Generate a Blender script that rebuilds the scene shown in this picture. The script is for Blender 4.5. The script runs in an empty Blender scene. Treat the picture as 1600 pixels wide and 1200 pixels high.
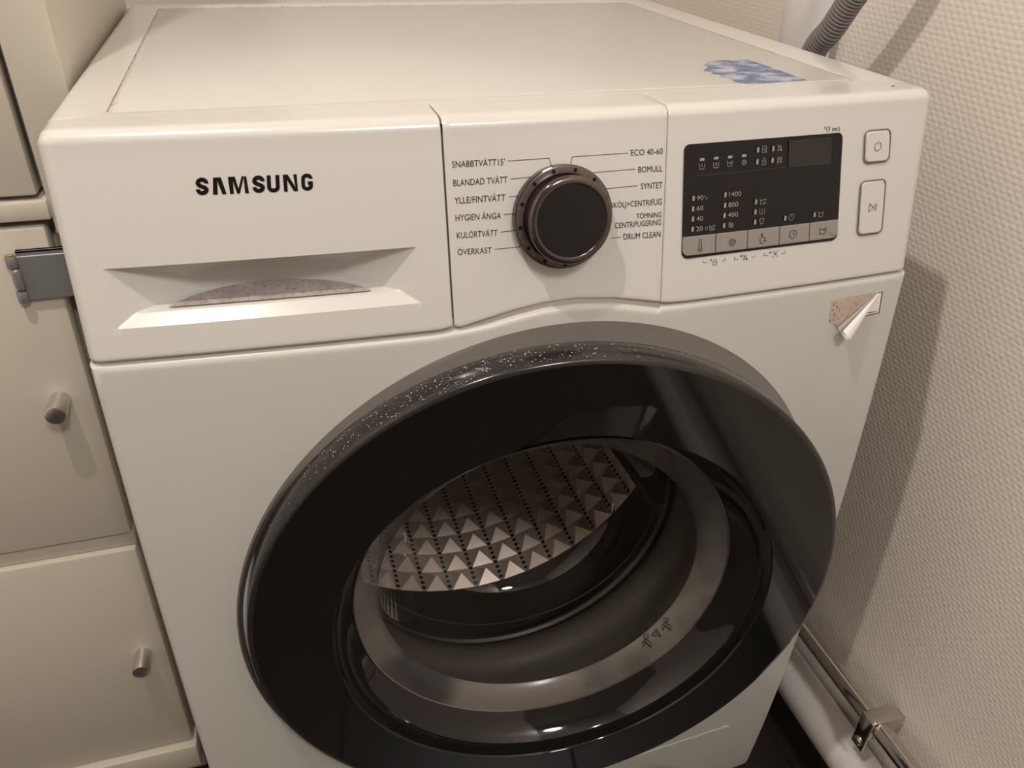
import bpy, bmesh, math, random
from mathutils import Vector, Matrix
random.seed(7)
PI = math.pi
sc = bpy.context.scene
COL = sc.collection

# ------------------------------------------------------------------ camera
cam_d = bpy.data.cameras.new('camera')
cam = bpy.data.objects.new('camera', cam_d)
COL.objects.link(cam)
sc.camera = cam
cam_d.sensor_fit = 'HORIZONTAL'
cam_d.sensor_width = 36.0
cam_d.lens = 36.0 * 1240.24401 / 1600.0
cam_d.clip_start = 0.02
cam.location = (0.12341, -0.46777, 0.97446)
cam.rotation_mode = 'XYZ'
cam.rotation_euler = (1.00128, -0.02484, -0.28948)

# ------------------------------------------------------------------ world, lights, exposure
world = bpy.data.worlds.new('world')
sc.world = world
world.use_nodes = True
world.node_tree.nodes['Background'].inputs[0].default_value = (0.9, 0.85, 0.8, 1)
world.node_tree.nodes['Background'].inputs[1].default_value = 0.02
sc.view_settings.view_transform = 'Standard'
sc.view_settings.look = 'None'
sc.view_settings.gamma = 1.0
sc.view_settings.exposure = -0.06
sc.view_settings.use_curve_mapping = False

LAMP = (-0.09, -0.25, 1.78)
ld = bpy.data.lights.new('lamp_light', 'POINT')
ld.energy = 25.5
ld.color = (1.0, 0.90, 0.795)
ld.shadow_soft_size = 0.016
lo = bpy.data.objects.new('lamp_light', ld)
lo.location = LAMP
COL.objects.link(lo)

fd = bpy.data.lights.new('fill_light', 'AREA')  # fill lamp added behind the camera to lift the shadows and the drum
fd.shape = 'DISK'
fd.size = 0.32
fd.energy = 17.5
fd.color = (1.0, 0.95, 0.92)
fo = bpy.data.objects.new('fill_light', fd)
fo.location = (0.45, -1.5, 2.25)
fo.rotation_euler = (math.radians(38), 0, 0)
COL.objects.link(fo)

# ------------------------------------------------------------------ materials
MATS = {}

def newmat(name):
    m = bpy.data.materials.new(name)
    m.use_nodes = True
    MATS[name] = m
    return m, m.node_tree.nodes, m.node_tree.links, m.node_tree.nodes['Principled BSDF']

def mat(name, col, rough=0.5, metal=0.0, coat=0.0, spec=0.5, noise=0.0, nscale=60.0, bump=0.0, bscale=300.0):
    m, N, L, b = newmat(name)
    b.inputs['Base Color'].default_value = (*col, 1)
    b.inputs['Roughness'].default_value = rough
    b.inputs['Metallic'].default_value = metal
    b.inputs['Coat Weight'].default_value = coat
    b.inputs['Coat Roughness'].default_value = 0.06
    b.inputs['Specular IOR Level'].default_value = spec
    tc = N.new('ShaderNodeTexCoord')
    if noise > 0:
        n = N.new('ShaderNodeTexNoise')
        n.inputs['Scale'].default_value = nscale
        n.inputs['Detail'].default_value = 4
        L.new(tc.outputs['Object'], n.inputs['Vector'])
        r = N.new('ShaderNodeMapRange')
        r.inputs['To Min'].default_value = 1 - noise
        r.inputs['To Max'].default_value = 1 + noise
        L.new(n.outputs['Fac'], r.inputs['Value'])
        x = N.new('ShaderNodeVectorMath')
        x.operation = 'SCALE'
        x.inputs[0].default_value = col
        L.new(r.outputs[0], x.inputs['Scale'])
        L.new(x.outputs[0], b.inputs['Base Color'])
    if bump > 0:
        n2 = N.new('ShaderNodeTexNoise')
        n2.inputs['Scale'].default_value = bscale
        L.new(tc.outputs['Object'], n2.inputs['Vector'])
        bp = N.new('ShaderNodeBump')
        bp.inputs['Strength'].default_value = bump
        bp.inputs['Distance'].default_value = 0.001
        L.new(n2.outputs['Fac'], bp.inputs['Height'])
        L.new(bp.outputs[0], b.inputs['Normal'])
    return m

WHITE = mat('white_enamel', (0.62, 0.61, 0.575), 0.30, coat=0.35, noise=0.015, nscale=9)
WHITE2 = mat('white_plastic', (0.60, 0.59, 0.56), 0.24, coat=0.5, noise=0.01, nscale=9)
BODYW = mat('white_painted_steel', (0.535, 0.53, 0.49), 0.36, noise=0.02, nscale=6, bump=0.03, bscale=900)
LIDP = mat('lid_panel_white', (0.55, 0.54, 0.51), 0.33, noise=0.02, nscale=7, bump=0.04, bscale=1200)
SEAM = mat('seam_shadow_grey', (0.16, 0.14, 0.12), 0.7)
BLACKG = mat('gloss_black_plastic', (0.008, 0.0078, 0.0072), 0.06, spec=0.6)
BLACKF = mat('black_bevel_plastic', (0.02, 0.018, 0.017), 0.16, noise=0.25, nscale=500)
RINGG = mat('charcoal_plastic', (0.095, 0.086, 0.078), 0.42, bump=0.08, bscale=1500)
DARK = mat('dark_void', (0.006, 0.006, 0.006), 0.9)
RUB = mat('grey_rubber', (0.09, 0.085, 0.08), 0.55, noise=0.1)
STEEL = mat('drum_steel', (0.92, 0.85, 0.78), 0.36, metal=0.6, noise=0.12, nscale=30)
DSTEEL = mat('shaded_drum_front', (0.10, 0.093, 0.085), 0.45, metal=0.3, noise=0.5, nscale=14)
BRIGHT = mat('bright_steel_lip', (0.8, 0.74, 0.66), 0.25, metal=0.9)
PRINT = mat('black_print', (0.006, 0.005, 0.005), 0.5, spec=0.15)
PRINTG = mat('dark_grey_print', (0.03, 0.026, 0.024), 0.5, spec=0.2)
SCREEN = mat('black_display_plastic', (0.008, 0.0075, 0.0075), 0.25, spec=0.35)
SCRWIN = mat('display_window_plastic', (0.016, 0.015, 0.015), 0.12)
SPR = mat('grey_screen_print', (0.30, 0.28, 0.27), 0.5)
SPRD = mat('dim_screen_print', (0.05, 0.048, 0.046), 0.5)
BTN = mat('silver_button_plastic', (0.27, 0.245, 0.225), 0.38, noise=0.02, nscale=900)
CHROME = mat('chrome', (0.62, 0.58, 0.55), 0.12, metal=1.0, noise=0.06, nscale=20)
DCHROME = mat('smoked_chrome', (0.30, 0.25, 0.22), 0.16, metal=0.9)
RIMB = mat('dark_polished_rim', (0.12, 0.10, 0.09), 0.12, metal=0.85)
SMOKE = mat('smoked_plastic', (0.13, 0.098, 0.095), 0.22, metal=0.4)
BRUSH = mat('brushed_steel', (0.72, 0.69, 0.67), 0.30, metal=1.0, noise=0.12, nscale=200)
GALV = mat('galvanised_steel', (0.28, 0.285, 0.285), 0.42, metal=0.55, noise=0.12, nscale=40)
BRASS = mat('brass', (0.6, 0.45, 0.22), 0.3, metal=1.0)
CAB = mat('cream_cabinet_paint', (0.56, 0.515, 0.435), 0.42, noise=0.02, nscale=5, bump=0.04, bscale=500)
CABD = mat('cream_cabinet_frame', (0.47, 0.43, 0.365), 0.5, noise=0.02, nscale=5)
PIPE = mat('white_pipe_plastic', (0.66, 0.64, 0.62), 0.3, noise=0.06, nscale=22)
VPIPE = mat('white_vertical_pipe_plastic', (0.74, 0.73, 0.74), 0.3)
HOSE = mat('grey_corrugated_plastic', (0.23, 0.215, 0.21), 0.5)
CEIL = mat('ceiling_paint', (0.45, 0.43, 0.40), 0.8, noise=0.02)
PAPER = mat('sticker_paper', (0.82, 0.79, 0.75), 0.55)
FRONTW = mat('darkened_front_wall', (0.16, 0.14, 0.12), 0.7, noise=0.05)  # unseen wall, coloured dark so glossy parts reflect a dim room
TILE = mat('dark_floor_tile', (0.020, 0.0155, 0.013), 0.34, noise=0.35, nscale=16)
GROUT = mat('dark_grout', (0.045, 0.037, 0.032), 0.9, noise=0.3, nscale=90)
SPECK = mat('pale_dust', (0.5, 0.47, 0.45), 0.6)
LINT = mat('brownish_lint', (0.30, 0.17, 0.14), 0.9, noise=0.4, nscale=200)

# wallpaper : woven glass-fibre paper, small raised dashes in rows
def wallpaper():
    m, N, L, b = newmat('woven_wallpaper')
    b.inputs['Base Color'].default_value = (0.86, 0.80, 0.74, 1)
    b.inputs['Roughness'].default_value = 0.62
    b.inputs['Specular IOR Level'].default_value = 0.3
    tc = N.new('ShaderNodeTexCoord')
    nz = N.new('ShaderNodeTexNoise')
    nz.inputs['Scale'].default_value = 55
    nz.inputs['Detail'].default_value = 3
    L.new(tc.outputs['Object'], nz.inputs['Vector'])
    mix = N.new('ShaderNodeVectorMath'); mix.operation = 'MULTIPLY_ADD'
    L.new(nz.outputs['Color'], mix.inputs[0])
    mix.inputs[1].default_value = (0.0, 0.0040, 0.0009)
    L.new(tc.outputs['Object'], mix.inputs[2])
    sep = N.new('ShaderNodeSeparateXYZ')
    L.new(mix.outputs[0], sep.inputs[0])
    # u = y , v = z ; rows offset by half a cell
    def mth(op, a, c=None, cval=None):
        n = N.new('ShaderNodeMath'); n.operation = op
        if isinstance(a, (int, float)): n.inputs[0].default_value = a
        else: L.new(a, n.inputs[0])
        if c is not None: L.new(c, n.inputs[1])
        elif cval is not None: n.inputs[1].default_value = cval
        return n.outputs[0]
    v = mth('MULTIPLY', sep.outputs['Z'], cval=1 / 0.0052)
    row = mth('FLOOR', v)
    par = mth('MODULO', row, cval=2.0)
    par = mth('ABSOLUTE', par)
    u = mth('MULTIPLY', sep.outputs['Y'], cval=1 / 0.0088)
    sh = mth('MULTIPLY', par, cval=0.5)
    u = mth('ADD', u, sh)
    su = mth('SINE', mth('MULTIPLY', u, cval=2 * PI))
    sv = mth('SINE', mth('MULTIPLY', mth('FRACT', v), cval=PI))
    su = mth('ADD', mth('MULTIPLY', su, cval=0.5), cval=0.5)
    h = mth('MULTIPLY', mth('POWER', su, cval=0.7), mth('POWER', sv, cval=0.8))
    n3 = N.new('ShaderNodeTexNoise')
    n3.inputs['Scale'].default_value = 420
    n3.inputs['Detail'].default_value = 3
    L.new(tc.outputs['Object'], n3.inputs['Vector'])
    h2 = mth('ADD', h, mth('MULTIPLY', n3.outputs['Fac'], cval=0.4))
    bp = N.new('ShaderNodeBump')
    bp.inputs['Strength'].default_value = 0.48
    bp.inputs['Distance'].default_value = 0.0006
    L.new(h2, bp.inputs['Height'])
    L.new(bp.outputs[0], b.inputs['Normal'])
    return m
WALLM = wallpaper()

# see-through door glass
def glassm(name, tint, gl, rough=0.02):
    m, N, L, b = newmat(name)
    out = N['Material Output']
    tr = N.new('ShaderNodeBsdfTransparent'); tr.inputs[0].default_value = (*tint, 1)
    g = N.new('ShaderNodeBsdfGlossy'); g.inputs['Roughness'].default_value = rough
    g.inputs['Color'].default_value = (0.9, 0.9, 0.9, 1)
    lw = N.new('ShaderNodeLayerWeight'); lw.inputs['Blend'].default_value = 0.5
    pw = N.new('ShaderNodeMath'); pw.operation = 'POWER'; pw.inputs[1].default_value = 5.0
    L.new(lw.outputs['Facing'], pw.inputs[0])
    mx = N.new('ShaderNodeMath'); mx.operation = 'MULTIPLY_ADD'; mx.inputs[1].default_value = gl; mx.inputs[2].default_value = 0.05
    L.new(pw.outputs[0], mx.inputs[0])
    ms = N.new('ShaderNodeMixShader')
    L.new(mx.outputs[0], ms.inputs[0]); L.new(tr.outputs[0], ms.inputs[1]); L.new(g.outputs[0], ms.inputs[2])
    L.new(ms.outputs[0], out.inputs['Surface'])
    return m
GLASS = glassm('door_glass', (0.86, 0.82, 0.78), 0.6)

# frosted glass flange of the bowl
def frost():
    m, N, L, b = newmat('frosted_glass_flange')
    b.inputs['Base Color'].default_value = (0.17, 0.155, 0.14, 1)
    b.inputs['Roughness'].default_value = 0.22
    b.inputs['Alpha'].default_value = 0.72
    tc = N.new('ShaderNodeTexCoord')
    n = N.new('ShaderNodeTexNoise'); n.inputs['Scale'].default_value = 9; n.inputs['Detail'].default_value = 2
    L.new(tc.outputs['Object'], n.inputs['Vector'])
    r = N.new('ShaderNodeValToRGB')
    r.color_ramp.elements[0].position = 0.40; r.color_ramp.elements[0].color = (0.055, 0.053, 0.052, 1)
    r.color_ramp.elements[1].position = 0.58; r.color_ramp.elements[1].color = (0.20, 0.18, 0.155, 1)
    L.new(n.outputs['Fac'], r.inputs[0]); L.new(r.outputs[0], b.inputs['Base Color'])
    return m
FROST = frost()

# dirty pocket floor / lint groove / adhesive residue / torn blue label : spotty surfaces
def spotty(name, base, spot, scale, thr, rough=0.6, spread=0.08, base2=None, bscale=12):
    m, N, L, b = newmat(name)
    b.inputs['Roughness'].default_value = rough
    tc = N.new('ShaderNodeTexCoord')
    n = N.new('ShaderNodeTexNoise'); n.inputs['Scale'].default_value = scale; n.inputs['Detail'].default_value = 5
    L.new(tc.outputs['Object'], n.inputs['Vector'])
    r = N.new('ShaderNodeValToRGB')
    r.color_ramp.elements[0].position = thr - spread; r.color_ramp.elements[0].color = (0, 0, 0, 1)
    r.color_ramp.elements[1].position = thr + spread; r.color_ramp.elements[1].color = (1, 1, 1, 1)
    L.new(n.outputs['Fac'], r.inputs[0])
    mx = N.new('ShaderNodeMixRGB')
    L.new(r.outputs[0], mx.inputs[0])
    mx.inputs[1].default_value = (*base, 1)
    mx.inputs[2].default_value = (*spot, 1)
    if base2:
        n2 = N.new('ShaderNodeTexNoise'); n2.inputs['Scale'].default_value = bscale
        L.new(tc.outputs['Object'], n2.inputs['Vector'])
        r2 = N.new('ShaderNodeValToRGB')
        r2.color_ramp.elements[0].position = 0.42; r2.color_ramp.elements[0].color = (*base, 1)
        r2.color_ramp.elements[1].position = 0.58; r2.color_ramp.elements[1].color = (*base2, 1)
        L.new(n2.outputs['Fac'], r2.inputs[0]); L.new(r2.outputs[0], mx.inputs[1])
    L.new(mx.outputs[0], b.inputs['Base Color'])
    return m
DIRT = spotty('dusty_pocket_floor', (0.40, 0.365, 0.34), (0.20, 0.13, 0.12), 420, 0.63, base2=(0.34, 0.30, 0.29), bscale=60)
LINTG = spotty('lint_in_groove', (0.42, 0.37, 0.34), (0.27, 0.15, 0.14), 90, 0.56, spread=0.08, base2=(0.50, 0.42, 0.38), bscale=14)
RESID = spotty('adhesive_residue', (0.47, 0.41, 0.34), (0.20, 0.12, 0.08), 500, 0.62, spread=0.04, base2=(0.50, 0.36, 0.29), bscale=60)

def bluelabel():
    m, N, L, b = newmat('torn_blue_label')
    b.inputs['Roughness'].default_value = 0.5
    tc = N.new('ShaderNodeTexCoord')
    mp = N.new('ShaderNodeMapping'); mp.inputs['Scale'].default_value = (45, 60, 1)
    L.new(tc.outputs['Object'], mp.inputs[0])
    n = N.new('ShaderNodeTexNoise'); n.inputs['Scale'].default_value = 1.0; n.inputs['Detail'].default_value = 6
    n.inputs['Roughness'].default_value = 0.65
    L.new(mp.outputs[0], n.inputs['Vector'])
    r = N.new('ShaderNodeValToRGB')
    e = r.color_ramp.elements
    e[0].position = 0.0; e[0].color = (0.09, 0.10, 0.15, 1)
    e[1].position = 0.46; e[1].color = (0.12, 0.15, 0.25, 1)
    x = e.new(0.52); x.color = (0.22, 0.28, 0.42, 1)
    x = e.new(0.58); x.color = (0.40, 0.42, 0.47, 1)
    x = e.new(0.70); x.color = (0.50, 0.45, 0.36, 1)
    L.new(n.outputs['Fac'], r.inputs[0]); L.new(r.outputs[0], b.inputs['Base Color'])
    return m
BLUEL = bluelabel()

# ------------------------------------------------------------------ helpers
def link(name, me, m=None, parent=None, smooth=True, angle=35):
    o = bpy.data.objects.new(name, me)
    COL.objects.link(o)
    if m is not None:
        if isinstance(m, (list, tuple)):
            for q in m: me.materials.append(q)
        else:
            me.materials.append(m)
    if smooth:
        me.polygons.foreach_set('use_smooth', [True] * len(me.polygons))
        try: me.set_sharp_from_angle(angle=math.radians(angle))
        except Exception: pass
    if parent is not None: o.parent = parent
    return o

def pyobj(name, V, F, m, parent=None, smooth=True, angle=35):
    me = bpy.data.meshes.new(name)
    me.from_pydata([tuple(v) for v in V], [], F)
    me.update()
    return link(name, me, m, parent, smooth, angle)

def bmobj(name, bm, m, parent=None, smooth=True, angle=35, recalc=True):
    if recalc: bmesh.ops.recalc_face_normals(bm, faces=bm.faces)
    me = bpy.data.meshes.new(name)
    bm.to_mesh(me); bm.free()
    return link(name, me, m, parent, smooth, angle)

def empty(name, loc=(0, 0, 0), rot=(0, 0, 0), label=None, cat=None, group=None):
    o = bpy.data.objects.new(name, None)
    COL.objects.link(o)
    o.location = loc; o.rotation_euler = rot
    o.empty_display_size = 0.05
    if label: o['label'] = label
    if cat: o['category'] = cat
    if group: o['group'] = group
    return o

def struct(o): o['kind'] = 'structure'; return o

def box(bm, lo, hi, bev=0.0, seg=2):
    r = bmesh.ops.create_cube(bm, size=1.0)
    vs = r['verts']
    for v in vs:
        v.co = Vector([(lo[i] + hi[i]) / 2 + v.co[i] * (hi[i] - lo[i]) for i in range(3)])
    if bev > 0:
        es = list({e for v in vs for e in v.link_edges})
        bmesh.ops.bevel(bm, geom=es, offset=bev, segments=seg, profile=0.5, affect='EDGES')

def boxobj(name, lo, hi, m, parent=None, bev=0.002, seg=2):
    bm = bmesh.new(); box(bm, lo, hi, bev, seg)
    return bmobj(name, bm, m, parent)

def tube(bm, pts, rad, n=16, cap=True):
    """rad: number or list"""
    P = [Vector(p) for p in pts]
    rings = []
    prev = None
    for i, p in enumerate(P):
        d = (P[min(i + 1, len(P) - 1)] - P[max(i - 1, 0)]).normalized()
        if prev is None:
            a = Vector((0, 0, 1)) if abs(d.z) < 0.9 else Vector((1, 0, 0))
            x = d.cross(a).normalized()
        else:
            x = (prev - d * prev.dot(d)).normalized()
        prev = x
        y = d.cross(x)
        r = rad[i] if isinstance(rad, (list, tuple)) else rad
        rings.append([bm.verts.new(p + (x * math.cos(2 * PI * k / n) + y * math.sin(2 * PI * k / n)) * r) for k in range(n)])
    for a, b in zip(rings, rings[1:]):
        for k in range(n):
            bm.faces.new((a[k], a[(k + 1) % n], b[(k + 1) % n], b[k]))
    if cap:
        bm.faces.new(rings[0][::-1]); bm.faces.new(rings[-1])

def lathe(bm, prof, O, X, Y, Nn, n=64, cap0=False, cap1=False):
    """prof: list of (r, h): circle radius r in plane O+h*N"""
    O, X, Y, Nn = Vector(O), Vector(X), Vector(Y), Vector(Nn)
    rings = []
    for r, h in prof:
        if r < 1e-6:
            rings.append([bm.verts.new(O + Nn * h)])
        else:
            rings.append([bm.verts.new(O + Nn * h + (X * math.cos(2 * PI * k / n) + Y * math.sin(2 * PI * k / n)) * r) for k in range(n)])
    for a, b in zip(rings, rings[1:]):
        for k in range(n):
            k2 = (k + 1) % n
            if len(a) == 1 and len(b) == 1: continue
            if len(a) == 1: bm.faces.new((a[0], b[k2], b[k]))
            elif len(b) == 1: bm.faces.new((a[k], a[k2], b[0]))
            else: bm.faces.new((a[k], a[k2], b[k2], b[k]))
    if cap0 and len(rings[0]) > 1: bm.faces.new(rings[0][::-1])
    if cap1 and len(rings[-1]) > 1: bm.faces.new(rings[-1])

# ------------------------------------------------------------------ the bowed front of the machine
ZS, ZT, TY, BX, YB0, YM = 0.7175, 0.842, 0.0248, 0.0116, 0.0074, 0.0164
def bul(x): return -BX * (1 - ((x - .3) / .3) ** 2)
def body_y(x, z): return (0.72 - z) / .72 * YB0 - YM * (1 - ((z - .36) / .36) ** 2) + bul(x)
def panel_y(x, z): return TY * (z - ZS) / (ZT - ZS) + bul(x)
def front_y(x, z): return panel_y(x, z) if z > ZS - 0.001 else body_y(x, z)
_nn = Vector((0, -1, 0.2)).normalized()
def PP(x, z, off=0.0):
    """point on the control panel, raised by off along its normal"""
    n = Vector((-(2 * BX * (x - .3) / .09), -1, TY / (ZT - ZS))).normalized()
    return Vector((x, panel_y(x, z), z)) + n * off

# ================================================================== THE SETTING
YCB = 0.548
XW, YBK, XL, YF, ZC = 0.74, 0.95, -0.95, -1.95, 2.35
def plane(name, a, b, c, d, m):
    return struct(pyobj(name, [a, b, c, d], [(0, 1, 2, 3)], m, smooth=False))
def slab(name, lo, hi, m):
    bm = bmesh.new(); box(bm, lo, hi)
    return struct(bmobj(name, bm, m, smooth=False))
slab('wall_right', (XW, YF, -0.05), (XW + .06, YBK, ZC), WALLM)
slab('wall_back', (XL, YBK, -0.05), (XW + .06, YBK + .06, ZC), WALLM)
slab('wall_left', (XL - .06, YF, -0.05), (XL, YBK, ZC), WALLM)
slab('wall_front', (XL - .06, YF - .06, -0.05), (XW + .06, YF, ZC), FRONTW)
slab('ceiling', (XL - .06, YF - .06, ZC), (XW + .06, YBK + .06, ZC + .05), CEIL)
floor = slab('floor', (XL, YF, -0.05), (XW, YBK, -0.004), GROUT)
tw = 0.298
tile_me = None
for i in range(6):
    for j in range(10):
        x0 = 0.671 + 0.0015 - (i + 0) * 0.3
        x1 = min(x0 + tw, XW - 0.003) if i == 0 else x0 + tw
        y0 = YF + 0.02 + j * 0.3
        y1 = min(y0 + tw, YBK - .004)
        if y1 - y0 < 0.02: continue
        x0c = max(x0, XL + 0.002)
        if x1 - x0c < 0.02: continue
        if i == 0: x0c, x1 = 0.6725, XW - 0.003
        bm = bmesh.new(); box(bm, (x0c, y0, -0.012), (x1, y1, 0.0), 0.0015, 1)
        bmobj('floor_tile', bm, TILE, floor)

# ================================================================== WASHING MACHINE
wm = empty('washing_machine', (0.3, 0.27, 0.0), label='white front-loading washing machine with black round door and control dial', cat='washing machine')
WMI = Matrix.Translation((-0.3, -0.27, 0.0))
def wmp(o):
    o.parent = wm
    o.matrix_parent_inverse = WMI
    return o
def sub(o, parent):
    o.parent = parent
    o.matrix_parent_inverse = Matrix.Identity(4)
    return o

W, D = 0.6, 0.535
# --- cabinet shell (sides, back, bottom)
bm = bmesh.new()
t = 0.006
box(bm, (0.0005, 0.034, 0.03), (t, D, 0.836))
box(bm, (W - t, 0.034, 0.03), (W - .0005, D, 0.836))
box(bm, (0.0, D - t, 0.03), (W, D, 0.838))
box(bm, (0.0, 0.012, 0.03), (W, D, 0.036))
wmp(bmobj('cabinet_shell', bm, BODYW, smooth=False))
for fx, fy in ((0.05, 0.06), (0.55, 0.06), (0.05, 0.48), (0.55, 0.48)):
    bm = bmesh.new()
    lathe(bm, [(0.0, 0), (0.022, 0), (0.022, 0.008), (0.012, 0.014), (0.012, 0.032)], (fx, fy, 0), (1, 0, 0), (0, 1, 0), (0, 0, 1), 20, cap1=True)
    wmp(bmobj('foot', bm, RUB))

# --- seam line between the control strip and the front panel
SEAMPTS = [(0, .7177), (0.2172, .7177), (0.2258, .7193), (0.229, .7178), (0.2482, .7219), (0.2663, .7256), (0.2892, .7287), (0.3125, .7293), (0.3413, .7263), (0.3611, .7226), (0.3779, .7190), (0.386, .7176), (0.40, .7172), (0.6, .7166)]
BODYPTS = [(0, .7152), (0.2172, .7152), (0.2258, .7166), (0.2292, .7164), (0.2482, .7180), (0.2663, .7215), (0.2892, .7250), (0.3125, .7256), (0.3413, .7226), (0.3613, .7180), (0.3778, .7142), (0.3800, .7162), (0.40, .7156), (0.6, .7148)]
def interp(P, x):
    if x <= P[0][0]: return P[0][1]
    for a, b in zip(P, P[1:]):
        if x <= b[0]:
            return a[1] + (b[1] - a[1]) * (x - a[0]) / (b[0] - a[0])
    return P[-1][1]

# --- lower front panel with the porthole cut out
HC, HR = (0.3026, 0.4597), 0.196
def rnd(d, r):
    if d >= r: return 0.0
    d = max(d, 0.0)
    return r - math.sqrt(max(r * r - (r - d) ** 2, 0))
outline = []
nb = 60
ZB = 0.034
for k in range(nb): outline.append((0.6 * k / nb, None))           # top edge, left to right
top = [(x, interp(BODYPTS, x)) for x, _ in outline] + [(0.6, interp(BODYPTS, 0.6))]
xs_extra = [0.2258, 0.2292, 0.3778, 0.3800]
top = sorted(set(top + [(x, interp(BODYPTS, x)) for x in xs_extra]))
right = [(0.6, top[-1][1] + (ZB - top[-1][1]) * k / 60) for k in range(1, 60)]
cr = 0.012
botm = [(0.6 - cr * (1 - math.cos(a)), ZB + cr * (1 - math.sin(a))) for a in [PI / 2 * i / 5 for i in range(0, 6)]][::1]
botm = [(0.6 - cr + cr * math.cos(a), ZB + cr - cr * math.sin(a)) for a in [PI / 2 * i / 5 for i in range(6)]]
botl = [(0.0 + cr - cr * math.sin(a), ZB + cr - cr * math.cos(a)) for a in [PI / 2 * i / 5 for i in range(6)]]
bott = [(0.6 - cr - (0.6 - 2 * cr) * k / 50, ZB) for k in range(1, 50)]
left = [(0.0, ZB + cr + (top[0][1] - ZB - cr) * k / 60) for k in range(1, 60)]
right = [p for p in right if p[1] > ZB + cr + 1e-4]
out = top + right + botm + bott + botl + left
nO = len(out)
ts = [0, .006, .02, .08, .16, .24, .32, .40, .48, .56, .64, .72, .78, .84, .88, .91, .935, .95, .965, .975, .985, .992, .997, 1.0]
V = []; F = []
def edged(x, z):
    return min(x, 0.6 - x, max(z - ZB, 0), interp(BODYPTS, x) - z)
for t_ in ts:
    for (x, z) in out:
        a = math.atan2(z - HC[1], x - HC[0])
        hx, hz = HC[0] + HR * math.cos(a), HC[1] + HR * math.sin(a)
        X = hx + (x - hx) * t_; Z = hz + (z - hz) * t_
        e = 0.0 if t_ < .5 else rnd(edged(X, Z), 0.0045)
        y = body_y(X, Z) + e
        if t_ == 0: y += 0.006
        if t_ == .006: y += 0.001
        V.append((X, y, Z))
for (x, z) in out: V.append((x, body_y(x, z) + 0.03, z))            # turned-in flange
nr = len(ts) + 1
for i in range(nr - 1):
    for k in range(nO):
        k2 = (k + 1) % nO
        F.append((i * nO + k, i * nO + k2, (i + 1) * nO + k2, (i + 1) * nO + k))
fp = wmp(pyobj('front_panel', V, F, BODYW, angle=50))
# dark cavity wall between the panel hole and the tub
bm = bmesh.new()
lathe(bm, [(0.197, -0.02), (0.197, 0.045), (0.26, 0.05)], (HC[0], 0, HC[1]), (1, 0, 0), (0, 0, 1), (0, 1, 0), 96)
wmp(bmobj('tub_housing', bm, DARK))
# rubber door gasket
bm = bmesh.new()
lathe(bm, [(0.196, 0.0), (0.188, -0.006), (0.178, -0.004), (0.172, 0.006), (0.168, 0.02), (0.171, 0.03), (0.165, 0.038), (0.158, 0.05), (0.160, 0.062), (0.170, 0.066)], (HC[0], 0, HC[1]), (1, 0, 0), (0, 0, 1), (0, 1, 0), 96)
wmp(bmobj('door_gasket', bm, RUB, angle=60))
# backing strip behind the seam
bm = bmesh.new()
V = []; F = []
xs = [0.004 + 0.592 * k / 100 for k in range(101)]
for x in xs:
    zc = interp(SEAMPTS, x)
    V += [(x, body_y(x, .715) + 0.0035, zc - 0.012), (x, panel_y(x, .72) + 0.0035, zc + 0.006)]
for k in range(100): F.append((2 * k, 2 * k + 2, 2 * k + 3, 2 * k + 1))
wmp(pyobj('seam_backing', V, F, CABD, angle=60))

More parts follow.
